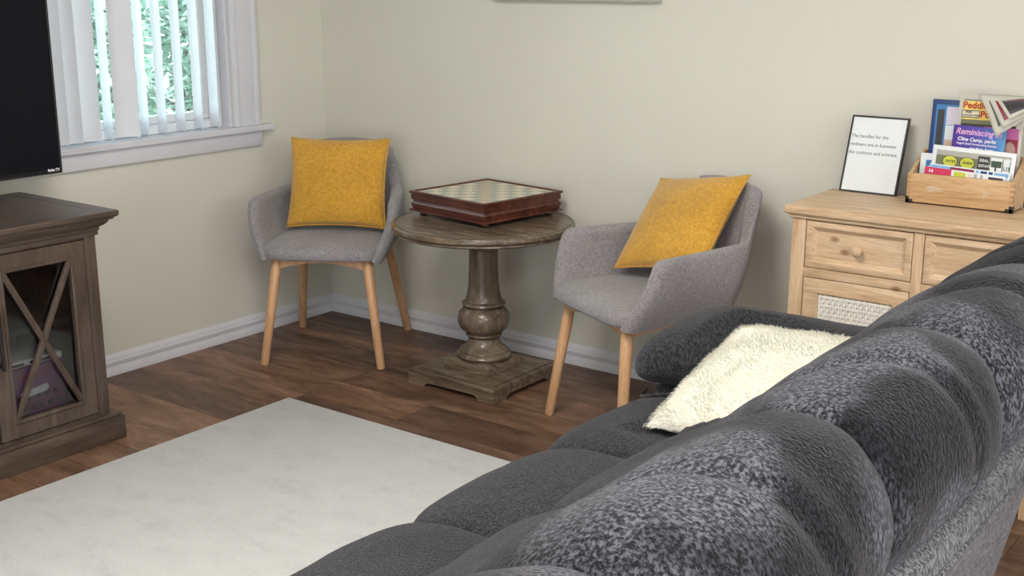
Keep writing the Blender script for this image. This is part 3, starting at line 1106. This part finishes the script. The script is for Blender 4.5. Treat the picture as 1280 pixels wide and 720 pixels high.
def raised_frame(b, xa, xb, za, zb, yf, fw, depth, bev_in, mi=0):
    """mitred frame with sloped inner moulding"""
    rs = []
    for o, y in ((0, yf + 0.018), (0, yf), (0.003, yf - 0.002), (fw - bev_in, yf - 0.002), (fw - bev_in + 0.003, yf + 0.001), (fw, yf + depth), (fw, yf + 0.018)):
        rs.append([(xa + o, y, za + o), (xb - o, y, za + o), (xb - o, y, zb - o), (xa + o, y, zb - o)])
    b.rings(rs, mi, cap0=False, cap1=False, smooth=False)
for xa, xb in ((2.4865, 2.8105), (2.8455, 3.1705)):
    b = MB()
    raised_frame(b, xa, xb, 0.6435, 0.7865, CY + 0.002, 0.032, 0.010, 0.014)
    b.box((xa + 0.030, CY + 0.0115, 0.672), (xb - 0.030, CY + 0.018, 0.758))
    b.box((xa + 0.008, CY + 0.016, 0.65), (xb - 0.008, CY + 0.25, 0.780))
    d = b.build('drawer', M['pine'], pc)
    b = MB()
    kx, kz = (xa + xb) / 2 + 0.003, 0.713
    prk = [(0.006, 0.0), (0.007, 0.010), (0.012, 0.016), (0.0155, 0.022), (0.0155, 0.027), (0.012, 0.031), (0.004, 0.033)]
    b.rings([[(kx + r * math.cos(2 * PI * k / 20), CY + 0.0115 - y, kz + r * math.sin(2 * PI * k / 20)) for k in range(20)] for r, y in prk])
    b.build('knob', M['pine_v'], d)
for xa, xb in ((2.4865, 2.8105), (2.8455, 3.1705)):
    b = MB()
    raised_frame(b, xa, xb, 0.1175, 0.6105, CY + 0.002, 0.050, 0.008, 0.006)
    d = b.build('door', M['pine'], pc)
    b = MB()
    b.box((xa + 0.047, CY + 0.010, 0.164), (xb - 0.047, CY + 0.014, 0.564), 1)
    # woven strands: upright pairs and basket rows over-under
    nx = 26
    wx = (xb - xa - 0.098) / nx
    nzr = 30
    wz = 0.396 / nzr
    for i in range(nx):
        x = xa + 0.049 + (i + 0.5) * wx
        rs = []
        for k in range(nzr * 2 + 1):
            z = 0.166 + k * wz / 2
            y = CY + 0.006 + 0.0016 * math.cos(PI * k / 2 + PI * i)
            hw = wx * 0.40
            rs.append([(x - hw, y, z), (x, y - 0.0014, z), (x + hw, y, z)])
        b.rings(rs, 0, closed=False)
    for j in range(nzr):
        z = 0.166 + (j + 0.5) * wz
        rs = []
        for k in range(nx * 2 + 1):
            x = xa + 0.049 + k * wx / 2
            y = CY + 0.006 - 0.0020 * math.cos(PI * k / 1 + PI * j) * (k % 2)
            hw = wz * 0.34
            rs.append([(x, y + 0.0005, z - hw), (x, y - 0.0012, z), (x, y + 0.0005, z + hw)])
        b.rings(rs, 0, closed=False)
    b.build('wicker_panel', [M['cane'], M['cane_back']], d, sharp=60, normals=False)
    kx = xb - 0.022 if xa < 2.6 else xa + 0.022
    b = MB()
    b.rings([[(kx + r * math.cos(2 * PI * k / 20), CY - 0.005 - y, 0.40 + r * math.sin(2 * PI * k / 20)) for k in range(20)] for r, y in prk])
    b.build('knob', M['pine_v'], d)

# ------------------------------------------------------------------ sign on the chest
sg = thing('sign_frame', 'black framed white notice about the recliner handles on the pine chest', 'sign', (2.546, -0.124, 0.8305), R(-1.5))
SW, SH, lean = 0.187, 0.248, R(17)
Ms = Matrix.Rotation(-lean, 4, 'X')
b = MB()
f = 0.0055
b.frame('y', -SW / 2, SW / 2, 0, SH, f, 0.012, 0.0, mat=Ms, round_=0.001)
b.box((-SW / 2 + 0.002, 0.008, 0.002), (SW / 2 - 0.002, 0.011, SH - 0.002), mat=Ms)
b.build('frame', M['black'], sg)
MB().box((-SW / 2 + f - 0.001, 0.0035, f - 0.001), (SW / 2 - f + 0.001, 0.0082, SH - f + 0.001), mat=Ms).build('notice_sheet', M['paper'], sg)
b = MB()
b.prism([(0.018, 0.002), (0.072, 0.002), (0.071, 0.01), (0.062, 0.13), (0.056, 0.13)], -0.03, 0.03, axis='x')
b.build('easel_back', M['black'], sg)
for k, ln in enumerate(('The handles for the', 'recliners are in between', 'the cushions and armrest.')):
    tm = Ms @ Matrix(((1, 0, 0, -SW / 2 + f + 0.002), (0, 0, -1, 0.0034), (0, 1, 0, SH - 0.071 - k * 0.0265), (0, 0, 0, 1)))
    text('lettering', ln, 0.0155, M['black_ink'], sg, tm, depth=0.0002, sx=1.0)

# ------------------------------------------------------------------ crate of magazines
KX0, KX1, KY0, KY1, KZ = 2.700, 3.012, -0.203, -0.062, 0.8305
kr = thing('magazine_crate', 'open wooden crate full of magazines on the pine chest', 'crate', (KX0, KY0, KZ))
LX, LY = KX1 - KX0, KY1 - KY0
b = MB()
b.box((0.0, 0.0, 0.004), (LX, 0.010, 0.092), bev=0.0015)
# recessed engraved band along the front
b.box((0.045, -0.0006, 0.046), (LX - 0.05, 0.0, 0.0475), 1)
b.build('front_panel', [M['crate'], M['crate_dark']], kr)
MB().box((0.0, LY - 0.010, 0.004), (LX, LY, 0.150), bev=0.0015).build('back_panel', M['crate'], kr)
for xa in (0.0, LX - 0.011):
    b = MB()
    b.prism([(0.010, 0.004), (LY - 0.010, 0.004), (LY - 0.010, 0.148), (LY - 0.03, 0.146), (0.03, 0.100), (0.010, 0.092)], xa, xa + 0.011, axis='x')
    b.build('side_panel', M['crate'], kr)
    b = MB()
    for k in range(5):                       # finger joints showing end grain
        z = 0.012 + k * 0.016
        xx = (xa - 0.0004, xa + 0.010) if xa == 0 else (xa + 0.001, xa + 0.0114)
        b.box((xx[0], -0.0005, z), (xx[1], 0.0105, z + 0.008))
    b.build('finger_joint', M['crate_dark'], kr)
MB().box((0.008, 0.009, 0.004), (LX - 0.008, LY - 0.009, 0.010)).build('bottom_board', M['crate'], kr)
for xa, s in ((0.0, 1), (LX, -1)):
    for ya, sy in ((0.0, 1), (LY, -1)):
        b = MB()
        x_in = xa + s * 0.020
        b.box((min(xa - s * 0.0015, x_in), ya - 0.0015 if sy > 0 else ya - 0.0, 0.0005), (max(xa - s * 0.0015, x_in), ya if sy > 0 else ya + 0.0015, 0.012), bev=0.0004)
        b.box((min(xa, xa - s * 0.0015), min(ya, ya + sy * 0.02), 0.0005), (max(xa, xa - s * 0.0015), max(ya, ya + sy * 0.02), 0.020), bev=0.0004)
        b.box((min(xa - s * 0.0015, xa + s * 0.009), min(ya - sy * 0.0015, ya), 0.0005), (max(xa - s * 0.0015, xa + s * 0.009), max(ya - sy * 0.0015, ya), 0.021), bev=0.0004)
        b.build('metal_corner', M['metal_dark'], kr)
# pale arrowhead and dashes printed on the front
MB().prism([(0.225, 0.036), (0.225, 0.060), (0.246, 0.048)], -0.0004, 0.0, axis='y').build('printed_arrow', M['tan'], kr)
b = MB()
b.prism([(0.055, 0.048), (0.068, 0.058), (0.110, 0.052), (0.110, 0.044), (0.068, 0.040)], -0.0004, 0.0, axis='y')
b.build('printed_arrow', M['tan'], kr)

PG = 'printed papers in the wooden crate'


def leaflet(name, label, cat, x0, x1, y, z0, z1, tilt, patches, mats, roll=0.0, t=0.004, base=0):
    """printed booklet standing in the crate: patches are (u0,v0,u1,v1,material) on its cover"""
    o = thing(name, label, cat, ((x0 + x1) / 2, y, z0), group=PG)
    o.rotation_euler = (-tilt, roll, 0)
    wd, ht = x1 - x0, z1 - z0
    b = MB()
    b.box((-wd / 2, 0, 0), (wd / 2, t, ht), base, bev=0.0006)
    for lv, (u0, v0, u1, v1, mi) in enumerate(patches):
        e = 0.0003 + lv * 0.00006
        if mi < 0:                     # oval
            mi = -mi
            cxx, czz, rx, rz = (u0 + u1) / 2 * wd - wd / 2, (v0 + v1) / 2 * ht, (u1 - u0) / 2 * wd, (v1 - v0) / 2 * ht
            b.rings([[(cxx + rx * math.cos(2 * PI * k / 24), yy, czz + rz * math.sin(2 * PI * k / 24)) for k in range(24)] for yy in (-e, 0.0)], mi, smooth=False)
        else:
            b.box((u0 * wd - wd / 2, -e, v0 * ht), (u1 * wd - wd / 2, 0.0002, v1 * ht), mi)
    b.build('cover', mats, o)
    return o, wd, ht


def cover_text(o, wd, ht, s, u, v, size, mat, bold=0.0002, shear=0.0, sx=1.0, e=0.0012):
    tm = Matrix(((1, 0, 0, u * wd - wd / 2), (0, 0, -1, -e), (0, 1, 0, v * ht), (0, 0, 0, 1)))
    text('lettering', s, size, mat, o, tm, depth=0.0002, bold=bold, shear=shear, sx=sx)


z0 = KZ + 0.011
# tall navy book at the back
leaflet('magazine', 'tall navy blue magazine with a strip of pictures at the back left of the crate', 'magazine', 2.722, 2.925, -0.108, z0, 1.137, R(3),
        [(0.06, 0.03, 0.97, 0.95, 5), (0.09, 0.05, 0.19, 0.90, 1), (0.22, 0.05, 0.95, 0.93, 2), (0.22, 0.60, 0.95, 0.74, 6), (0.22, 0.47, 0.95, 0.59, 3), (0.22, 0.30, 0.95, 0.45, 4), (0.22, 0.74, 0.95, 0.745, 5), (0.30, 0.36, 0.52, 0.40, 7), (0.34, 0.32, 0.40, 0.44, 7), (0.42, 0.64, 0.50, 0.69, 0)],
        [M['navy'], M['charcoal'], M['lilac'], M['tan'], M['skin'], M['blue'], M['paper'], M['aqua']], t=0.010)
# newspaper with the curled corner
np_ = thing('newspaper', 'folded newspaper with red title and corner curling forward at the back of the crate', 'newspaper', (2.903, -0.126, z0 + 0.002), group=PG)
np_.rotation_euler = (R(-2), 0, 0)
wd, ht = 0.188, 0.318
b = MB()
b.box((-wd / 2, 0, 0), (wd / 2, 0.008, ht), 0, bev=0.0006)
e = 0.0006
for u0, v0, u1, v1, mi in ((0.07, 0.76, 0.75, 0.93, 1), (0.07, 0.935, 0.6, 0.945, 2), (0.05, 0.72, 0.75, 0.76, 2), (0.05, 0.685, 0.9, 0.72, 3), (0.05, 0.63, 0.42, 0.685, 4), (0.42, 0.63, 0.95, 0.70, 5), (0.55, 0.05, 0.96, 0.63, 5), (0.72, 0.34, 0.95, 0.60, 6), (0.05, 0.05, 0.5, 0.62, 4)):
    b.box((u0 * wd - wd / 2, -e, v0 * ht), (u1 * wd - wd / 2, 0.0002, v1 * ht), mi)
    e += 0.00005
b.box((0.05 * wd - wd / 2, -0.0014, 0.775 * ht), (0.33 * wd - wd / 2, 0.0002, 0.845 * ht), 3, bev=0.0005)
b.box((0.06 * wd - wd / 2, -0.0017, 0.782 * ht), (0.32 * wd - wd / 2, 0.0002, 0.838 * ht), 7, bev=0.0005)
# portrait oval
b.rings([[(0.835 * wd - wd / 2 + 0.018 * math.cos(2 * PI * k / 24), yy, 0.48 * ht + 0.030 * math.sin(2 * PI * k / 24)) for k in range(24)] for yy in (-0.0017, 0.0)], 8, smooth=False)
b.build('front_page', [M['newsprint'], M['yellow'], M['olive'], M['charcoal'], M['lilac'], M['pink'], M['maroon'], M['chesscream'], M['skin']], np_)
def nt(s, u, v, size, mat, **k):
    cover_text(np_, wd, ht, s, u, v, size, mat, e=0.0022, **k)
nt("Peddler's", 0.06, 0.865, 0.027, M['red'], bold=0.0008)
nt("Post", 0.34, 0.785, 0.027, M['red'], bold=0.0010)
nt("FREE", 0.11, 0.818, 0.009, M['black_ink'])
nt("LINCOLN, OTERO", 0.075, 0.792, 0.0062, M['black_ink'])
# curled sheets, each bending forward from the top edge
for i, (ln, off, matn) in enumerate(((0.118, 0.0, 'darkgreen'), (0.092, 0.020, 'maroon'), (0.066, 0.040, 'charcoal'))):
    b = MB()
    rs = []
    nU, nV = 14, 14
    for a in range(nU + 1):
        s = a / nU
        r = []
        for c in range(nV + 1):
            q = c / nV
            # fold line from the top edge (u=.36) towards the right edge; free corner hangs forward and down
            P0 = Vector((-0.040 + off * 1.2 + q * (0.094 + 0.040 - off * 1.2), -0.0025, ht - 0.001 - 0.004 * i))
            tip = Vector((0.034 + off * 0.9, -0.052 - 0.005 * i, ht - ln))
            far = Vector((0.125, -0.040 - 0.008 * i, ht - 0.050 + 0.010 * i))
            P1 = tip.lerp(far, q)
            m_ = (P0 + P1) / 2 + Vector((0.004, -0.022 - 0.004 * i, 0.018 - 0.004 * i))
            p = P0 * (1 - s) ** 2 + m_ * 2 * s * (1 - s) + P1 * s * s
            r.append(p)
        rs.append(r)
    b.rings(rs, 0, closed=False)
    b.bm.faces.ensure_lookup_table()
    for fi, fc in enumerate(b.bm.faces):        # printed area inside a pale margin
        a_, c_ = divmod(fi, nV)
        fc.material_index = 1 if (2 < a_ < nU - 2 and c_ > 1) else 0
    o = b.build('curled_page', [M['newsprint'], M[matn]], np_, sharp=0, normals=False)
    md = o.modifiers.new('thickness', 'SOLIDIFY')
    md.thickness = 0.0008
# purple event flyer
o, wd2, ht2 = leaflet('flyer', 'purple and blue event flyer in front of the newspaper', 'flyer', 2.796, 2.950, -0.140, z0 + 0.003, 1.066, R(2),
                      [(0.0, 0.0, 1.0, 1.0, 1)], [M['purple'], M['flyer']], roll=R(2))
cover_text(o, wd2, ht2, 'Reminiscing In', 0.05, 0.885, 0.0255, M['rose'], shear=0.3, bold=0.0003, sx=0.9)
cover_text(o, wd2, ht2, 'Cline Camp, parks', 0.10, 0.80, 0.0150, M['white_ink'], bold=0.0004, shear=0.1)
cover_text(o, wd2, ht2, 'August Small Homecoming Reunion', 0.09, 0.75, 0.0088, M['white_ink'], bold=0.0002, sx=0.92)
cover_text(o, wd2, ht2, 'Real Music, Rodeo', 0.36, 0.695, 0.0090, M['white_ink'], bold=0.0002)
# map guide with yellow ovals
o, wd2, ht2 = leaflet('leaflet', 'white leaflet with two yellow ovals in the middle of the crate', 'leaflet', 2.750, 2.992, -0.164, z0 + 0.005, 1.003, R(3),
                      [(0.05, 0.45, 0.95, 0.92, 1), (0.05, 0.82, 0.95, 0.92, 2), (0.13, 0.60, 0.32, 0.83, -3), (0.34, 0.60, 0.53, 0.83, -3), (0.14, 0.61, 0.31, 0.82, -4), (0.35, 0.61, 0.52, 0.82, -4), (0.56, 0.45, 0.70, 0.88, 3), (0.715, 0.47, 0.85, 0.88, 5), (0.865, 0.47, 0.94, 0.88, 5), (0.72, 0.70, 0.845, 0.82, 6), (0.77, 0.52, 0.79, 0.72, 3)],
                      [M['paper'], M['olive'], M['stone'], M['charcoal'], M['lime'], M['paper'], M['darkgreen']], roll=R(2))
cover_text(o, wd2, ht2, 'GATES', 0.17, 0.70, 0.010, M['black_ink'])
cover_text(o, wd2, ht2, 'GUIDE', 0.38, 0.70, 0.010, M['black_ink'])
cover_text(o, wd2, ht2, 'REAL', 0.58, 0.78, 0.012, M['white_ink'])
cover_text(o, wd2, ht2, 'ESTATE', 0.575, 0.68, 0.011, M['white_ink'])
cover_text(o, wd2, ht2, 'U3', 0.87, 0.66, 0.016, M['black_ink'])
# small card at left
leaflet('card', 'small white card with a blue picture at the left end of the crate', 'card', 2.716, 2.775, -0.153, z0 + 0.001, 0.978, R(3),
        [(0.3, 0.35, 0.95, 0.85, 1), (0.42, 0.62, 0.62, 0.72, 0)], [M['paper'], M['blue']])
# blue strip booklet
leaflet('booklet', 'blue and black banded booklet just behind the crimson one', 'booklet', 2.750, 2.985, -0.176, z0 + 0.006, 0.947, R(3),
        [(0.01, 0.86, 0.26, 0.965, 1), (0.26, 0.86, 0.56, 0.965, 2), (0.58, 0.86, 0.62, 0.965, 1), (0.64, 0.86, 0.72, 0.965, 3), (0.74, 0.86, 0.79, 0.965, 3), (0.81, 0.86, 0.98, 0.965, 1)], [M['paper'], M['sky'], M['maroon'], M['navy']], roll=R(2.5))
# crimson booklet in front
o, wd2, ht2 = leaflet('booklet', 'crimson and white booklet at the very front of the crate', 'booklet', 2.740, 2.975, -0.188, z0 + 0.006, 0.938, R(3),
                      [(0.0, 0.5, 0.34, 1.0, 1), (0.37, 0.5, 0.52, 0.96, 2), (0.54, 0.5, 0.60, 0.96, 3), (0.62, 0.5, 0.66, 0.96, 4), (0.70, 0.5, 0.73, 0.96, 4), (0.80, 0.5, 0.98, 0.93, 5)], [M['paper'], M['crimson'], M['lime'], M['chesscream'], M['stone'], M['charcoal']], roll=R(2.5))
cover_text(o, wd2, ht2, '14', 0.05, 0.83, 0.014, M['white_ink'], bold=0.0006)

# ------------------------------------------------------------------ reclining sofa
sf = thing('reclining_sofa', 'large charcoal plush reclining sofa seen from behind at right', 'sofa', (0, 0, 0))


# pose of the fluffy pillow: the cushions under it are pressed in where it lies
PILLOW = Matrix.Translation((2.812, -1.405, 0.593)) @ Matrix.Rotation(R(-9), 4, 'Z') @ Matrix.Rotation(R(-5), 4, 'Y') @ Matrix.Rotation(R(22), 4, 'X')
PILLOW_INV = PILLOW.inverted()
PW, PH, PT = 0.37, 0.42, 0.12


def pressed(p, zmax=0.11):
    q = PILLOW_INV @ Vector(p)
    x, y = abs(q.x) / (PW / 2), abs(q.y) / (PH / 2)
    if x > 1.22 or y > 1.22 or q.z > zmax:
        return p
    e = max(0.0, 1 - min(1, x) ** 2) * max(0.0, 1 - min(1, y) ** 2)
    lim = -(PT / 2 * e ** 0.38 * (0.85 + 0.15 * e) + 0.018)
    if q.z > lim:
        f = 1 - sm(1.1, 1.22, max(x, y))
        q.z = q.z * (1 - f) + lim * f
        return PILLOW @ q
    return p


def lobe(name, prof, y0, y1, mat, p=3.2, q=2.0, s0=0.0, n=26, res=8, disp=0.006, seed=0, shift=None, crease=None, zmax=0.11):
    """puffy cushion: closed x-z profile swept along y, swelling between its ends"""
    pts = catmull([(a, 0, c) for a, c in prof], res)
    cx_ = sum((v.x for v in pts)) / len(pts)
    cz_ = sum((v.z for v in pts)) / len(pts)
    b = MB()
    rs = []
    for k in range(n + 1):
        # denser rings towards the ends
        tt = math.sin((k / n * 2 - 1) * PI / 2)
        y = (y0 + y1) / 2 + tt * (y1 - y0) / 2
        s = max(0.02, (1 - abs(tt) ** p)) ** (1 / q)
        s = s0 + (1 - s0) * s
        dx = shift(y) if shift else 0
        r = []
        for v in pts:
            x = cx_ + (v.x - cx_) * s + dx
            z = cz_ + (v.z - cz_) * s
            d = noise.noise(Vector((x * 5 + seed, y * 5, z * 5))) * disp * 1.6 + noise.noise(Vector((x * 14, y * 14 + seed, z * 14))) * disp * 0.5
            dirv = Vector((v.x - cx_, 0, v.z - cz_)).normalized()
            if crease:
                d -= crease(x, y, z)
            r.append(pressed((x + dirv.x * d, y, z + dirv.z * d), zmax))
        rs.append(r)
    b.rings(rs)
    return b.build(name, mat, sf, sharp=0)


seat_y = [(-3.16, -2.67), (-2.68, -2.19), (-2.20, -1.71), (-1.72, -1.27)]
back_y = [(-3.50, -2.94), (-2.97, -2.41), (-2.45, -1.93), (-1.97, -1.37), (-1.41, -0.98)]
seat_prof = [(2.40, 0.24), (2.375, 0.30), (2.372, 0.36), (2.395, 0.425), (2.445, 0.468), (2.52, 0.488), (2.62, 0.490), (2.72, 0.480), (2.84, 0.465), (2.95, 0.44), (2.95, 0.30), (2.90, 0.26), (2.60, 0.235)]
for i, (a, c) in enumerate(seat_y):
    lobe('seat_cushion', seat_prof, a, c, M['plush_seat'], p=4.5, q=2.2, s0=0.72, seed=i * 3.1)
foot_prof = [(2.43, 0.06), (2.405, 0.08), (2.385, 0.16), (2.39, 0.235), (2.42, 0.265), (2.50, 0.27), (2.50, 0.06)]
for i, (a, c) in enumerate(seat_y):
    lobe('footrest', foot_prof, a, c, M['plush_seat'], p=6, q=2.2, s0=0.82, disp=0.002, seed=i)
lum_prof = [(2.745, 0.46), (2.722, 0.505), (2.755, 0.56), (2.84, 0.61), (2.92, 0.66), (3.03, 0.72), (3.12, 0.72), (3.13, 0.60), (3.05, 0.45), (2.92, 0.42), (2.80, 0.43)]
for i, (a, c) in enumerate(seat_y):
    lobe('lumbar_cushion', lum_prof, a, c, M['plush_seat'], p=4, q=2.2, s0=0.66, seed=20 + i, zmax=0.4)
head_prof = [(3.00, 0.62), (3.03, 0.70), (3.085, 0.785), (3.165, 0.865), (3.255, 0.938), (3.34, 0.978), (3.42, 0.972), (3.478, 0.922), (3.506, 0.845), (3.492, 0.765), (3.435, 0.70), (3.36, 0.62), (3.25, 0.57), (3.08, 0.575)]


def fold(yc):
    def f(x, y, z):
        # a pulled fold running over the head roll and down its rear face
        w_ = y - (yc - 0.06 + 0.35 * (x - 3.3))
        g = math.exp(-(w_ / 0.022) ** 2) * 0.016 * sm(3.18, 3.32, x)
        w2 = y - (yc + 0.10 - 0.2 * (z - 0.8))
        return g + math.exp(-(w2 / 0.03) ** 2) * 0.008 * sm(3.36, 3.46, x)
    return f


for i, (a, c) in enumerate(back_y):
    lobe('head_cushion', head_prof, a, c, M['plush'], p=3.4, q=2.1, s0=0.64, n=44, res=10, seed=40 + i * 2.3, disp=0.007, crease=fold((a + c) / 2))

# padded back frame with a rolled top rim; its far corner curves in
fr_prof = [(3.08, 0.09), (3.32, 0.09), (3.345, 0.11), (3.390, 0.30), (3.436, 0.52), (3.458, 0.61), (3.468, 0.655), (3.460, 0.685), (3.432, 0.705), (3.39, 0.715), (3.28, 0.70), (3.08, 0.69)]
b = MB()
rs = []
ys = [-3.55 + 0.08 * k for k in range(26)] + [-1.52 + 0.04 * k for k in range(14)]
for y in ys:
    k = max(0, (y + 1.70) / 0.70)
    off = 0.30 * k ** 2.2
    rs.append([(max(3.06 + 0.001 * i, x - off * (1 if x > 3.2 else 0)), y, z + (noise.noise(Vector((x * 8, y * 8, z * 8))) * 0.004 if 0.1 < z < 0.69 else 0)) for i, (x, z) in enumerate(fr_prof)])
b.rings(rs)
b.build('back_frame', M['plush_rim'], sf, sharp=60)
# seam welt along the rim
b = MB()
rs = []
for y in ys[:34]:
    k = max(0, (y + 1.70) / 0.70)
    off = 0.30 * k ** 2.2
    cxx, czz = 3.469 - off, 0.650
    rs.append([(cxx + 0.005 * math.cos(2 * PI * a / 8), y, czz + 0.005 * math.sin(2 * PI * a / 8)) for a in range(8)])
b.rings(rs)
b.build('welt', M['plush_rim'], sf, sharp=0)
b = MB()
b.box((2.47, -3.50, 0.06), (3.10, -1.05, 0.40), bev=0.02)
b.build('base_frame', M['plush_seat'], sf)
for xx in (2.55, 3.30):
    for yy in (-3.42, -1.15):
        MB().lathe([(0.022, 0.0085 if xx < 3 and yy < -1.1 and xx < 2.75 else 0.0005), (0.026, 0.03), (0.030, 0.098)], 20, cx=xx, cy=yy).build('foot', M['black'], sf)


def arm(y0, y1, sg_):
    # pillow-top roll
    def prof_at(x, f):
        return f
    b = MB()
    rs = []
    n = 60
    xs0, xs1 = 2.405, 3.16
    yc, hw = (y0 + y1) / 2, (y1 - y0) / 2
    for k in range(n + 1):
        t = math.sin((k / n * 2 - 1) * PI / 2)
        x = (xs0 + xs1) / 2 + t * (xs1 - xs0) / 2
        s = max(0.015, 1 - abs(t) ** (5 if t > 0 else 6)) ** (1 / 2.3)
        drop = 0.085 * max(0, (2.66 - x) / 0.285) ** 2
        zc = 0.594 - drop * 0.9
        r = []
        m = 48
        for j in range(m):
            a = 2 * PI * j / m
            yy = hw * math.copysign(abs(math.cos(a)) ** 0.72, math.cos(a))
            zz = 0.092 * math.copysign(abs(math.sin(a)) ** 0.8, math.sin(a))
            d = noise.noise(Vector((x * 6, yy * 6, zz * 6 + sg_))) * 0.008
            r.append(pressed((x, yc + yy * (0.45 + 0.55 * s) * (1 + d), zc + zz * s + d)))
        rs.append(r)
    b.rings(rs)
    a_ = b.build('armrest', M['plush_seat'], sf, sharp=0)
    # welt round the pillow front
    b = MB()
    rs = []
    for k in range(25):
        t = k / 24
        x = 2.422 + 0.70 * t
        zz = 0.512 - 0.075 * max(0, (2.66 - x) / 0.285) ** 2
        rs.append([(x, y0 + 0.010 + 0.10 * max(0, 1 - t * 14) ** 2 + 0.004 * math.cos(2 * PI * q / 8), zz + 0.004 * math.sin(2 * PI * q / 8)) for q in range(8)])
    b.rings(rs)
    b.build('welt', M['plush_seat'], a_, sharp=0)
    b = MB()
    b.box((2.46, y0 + 0.035, 0.06), (3.10, y1 - 0.02, 0.51), bev=0.05, seg=5)
    b.build('arm_panel', M['plush_seat'], sf)


arm(-1.36, -1.00, 1)
arm(-3.52, -3.14, 2)

# ------------------------------------------------------------------ fluffy pillow on the sofa
fp = thing('fluffy_pillow', 'cream fluffy pillow lying on the sofa seat against the far armrest', 'cushion')
b = MB()
pillow_mesh(b, PW, PH, PT, 5, n=36, ear=0.03)
me_pts = []
b.bm.normal_update()
rnd = random.Random(7)
faces = [f for f in b.bm.faces]
tuft_src = []
for f in faces:
    if f.normal.z < -0.25:
        continue
    area = f.calc_area()
    cnt = area * 110000
    k = int(cnt) + (1 if rnd.random() < cnt - int(cnt) else 0)
    vs = [v.co.copy() for v in f.verts]
    for _ in range(k):
        u, v = rnd.random(), rnd.random()
        p = (vs[0] * (1 - u) + vs[1] * u) * (1 - v) + (vs[3] * (1 - u) + vs[2] * u) * v
        tuft_src.append((p, f.normal.copy()))
core = b.build('cover', M['fur'], fp, sharp=0)
b = MB()
for p, n_ in tuft_src:
    sw = Vector((noise.noise(p * 14), noise.noise(p * 14 + Vector((9, 0, 0))), noise.noise(p * 14 + Vector((0, 9, 0)))))
    d = (n_ * 0.75 + sw * 0.6 + Vector((-0.15, -0.5, 0)) + Vector((rnd.uniform(-.25, .25), rnd.uniform(-.25, .25), rnd.uniform(-.25, .25)))).normalized()
    L = rnd.uniform(0.008, 0.016)
    side = d.cross(n_ + Vector((0.01, 0.02, 0.03))).normalized() * 0.0007
    p1 = p + d * L * 0.55 + n_ * 0.001
    p2 = p + d * L - n_ * L * 0.12
    vs = [b.bm.verts.new(q) for q in (p - side - n_ * 0.001, p + side - n_ * 0.001, p1 + side * 0.8, p1 - side * 0.8, p2)]
    b.bm.faces.new((vs[0], vs[1], vs[2], vs[3]))
    b.bm.faces.new((vs[3], vs[2], vs[4]))
fo = b.build('fur', M['fur'], fp, sharp=0, normals=False)
fo['kind'] = 'stuff'
fp.matrix_basis = PILLOW
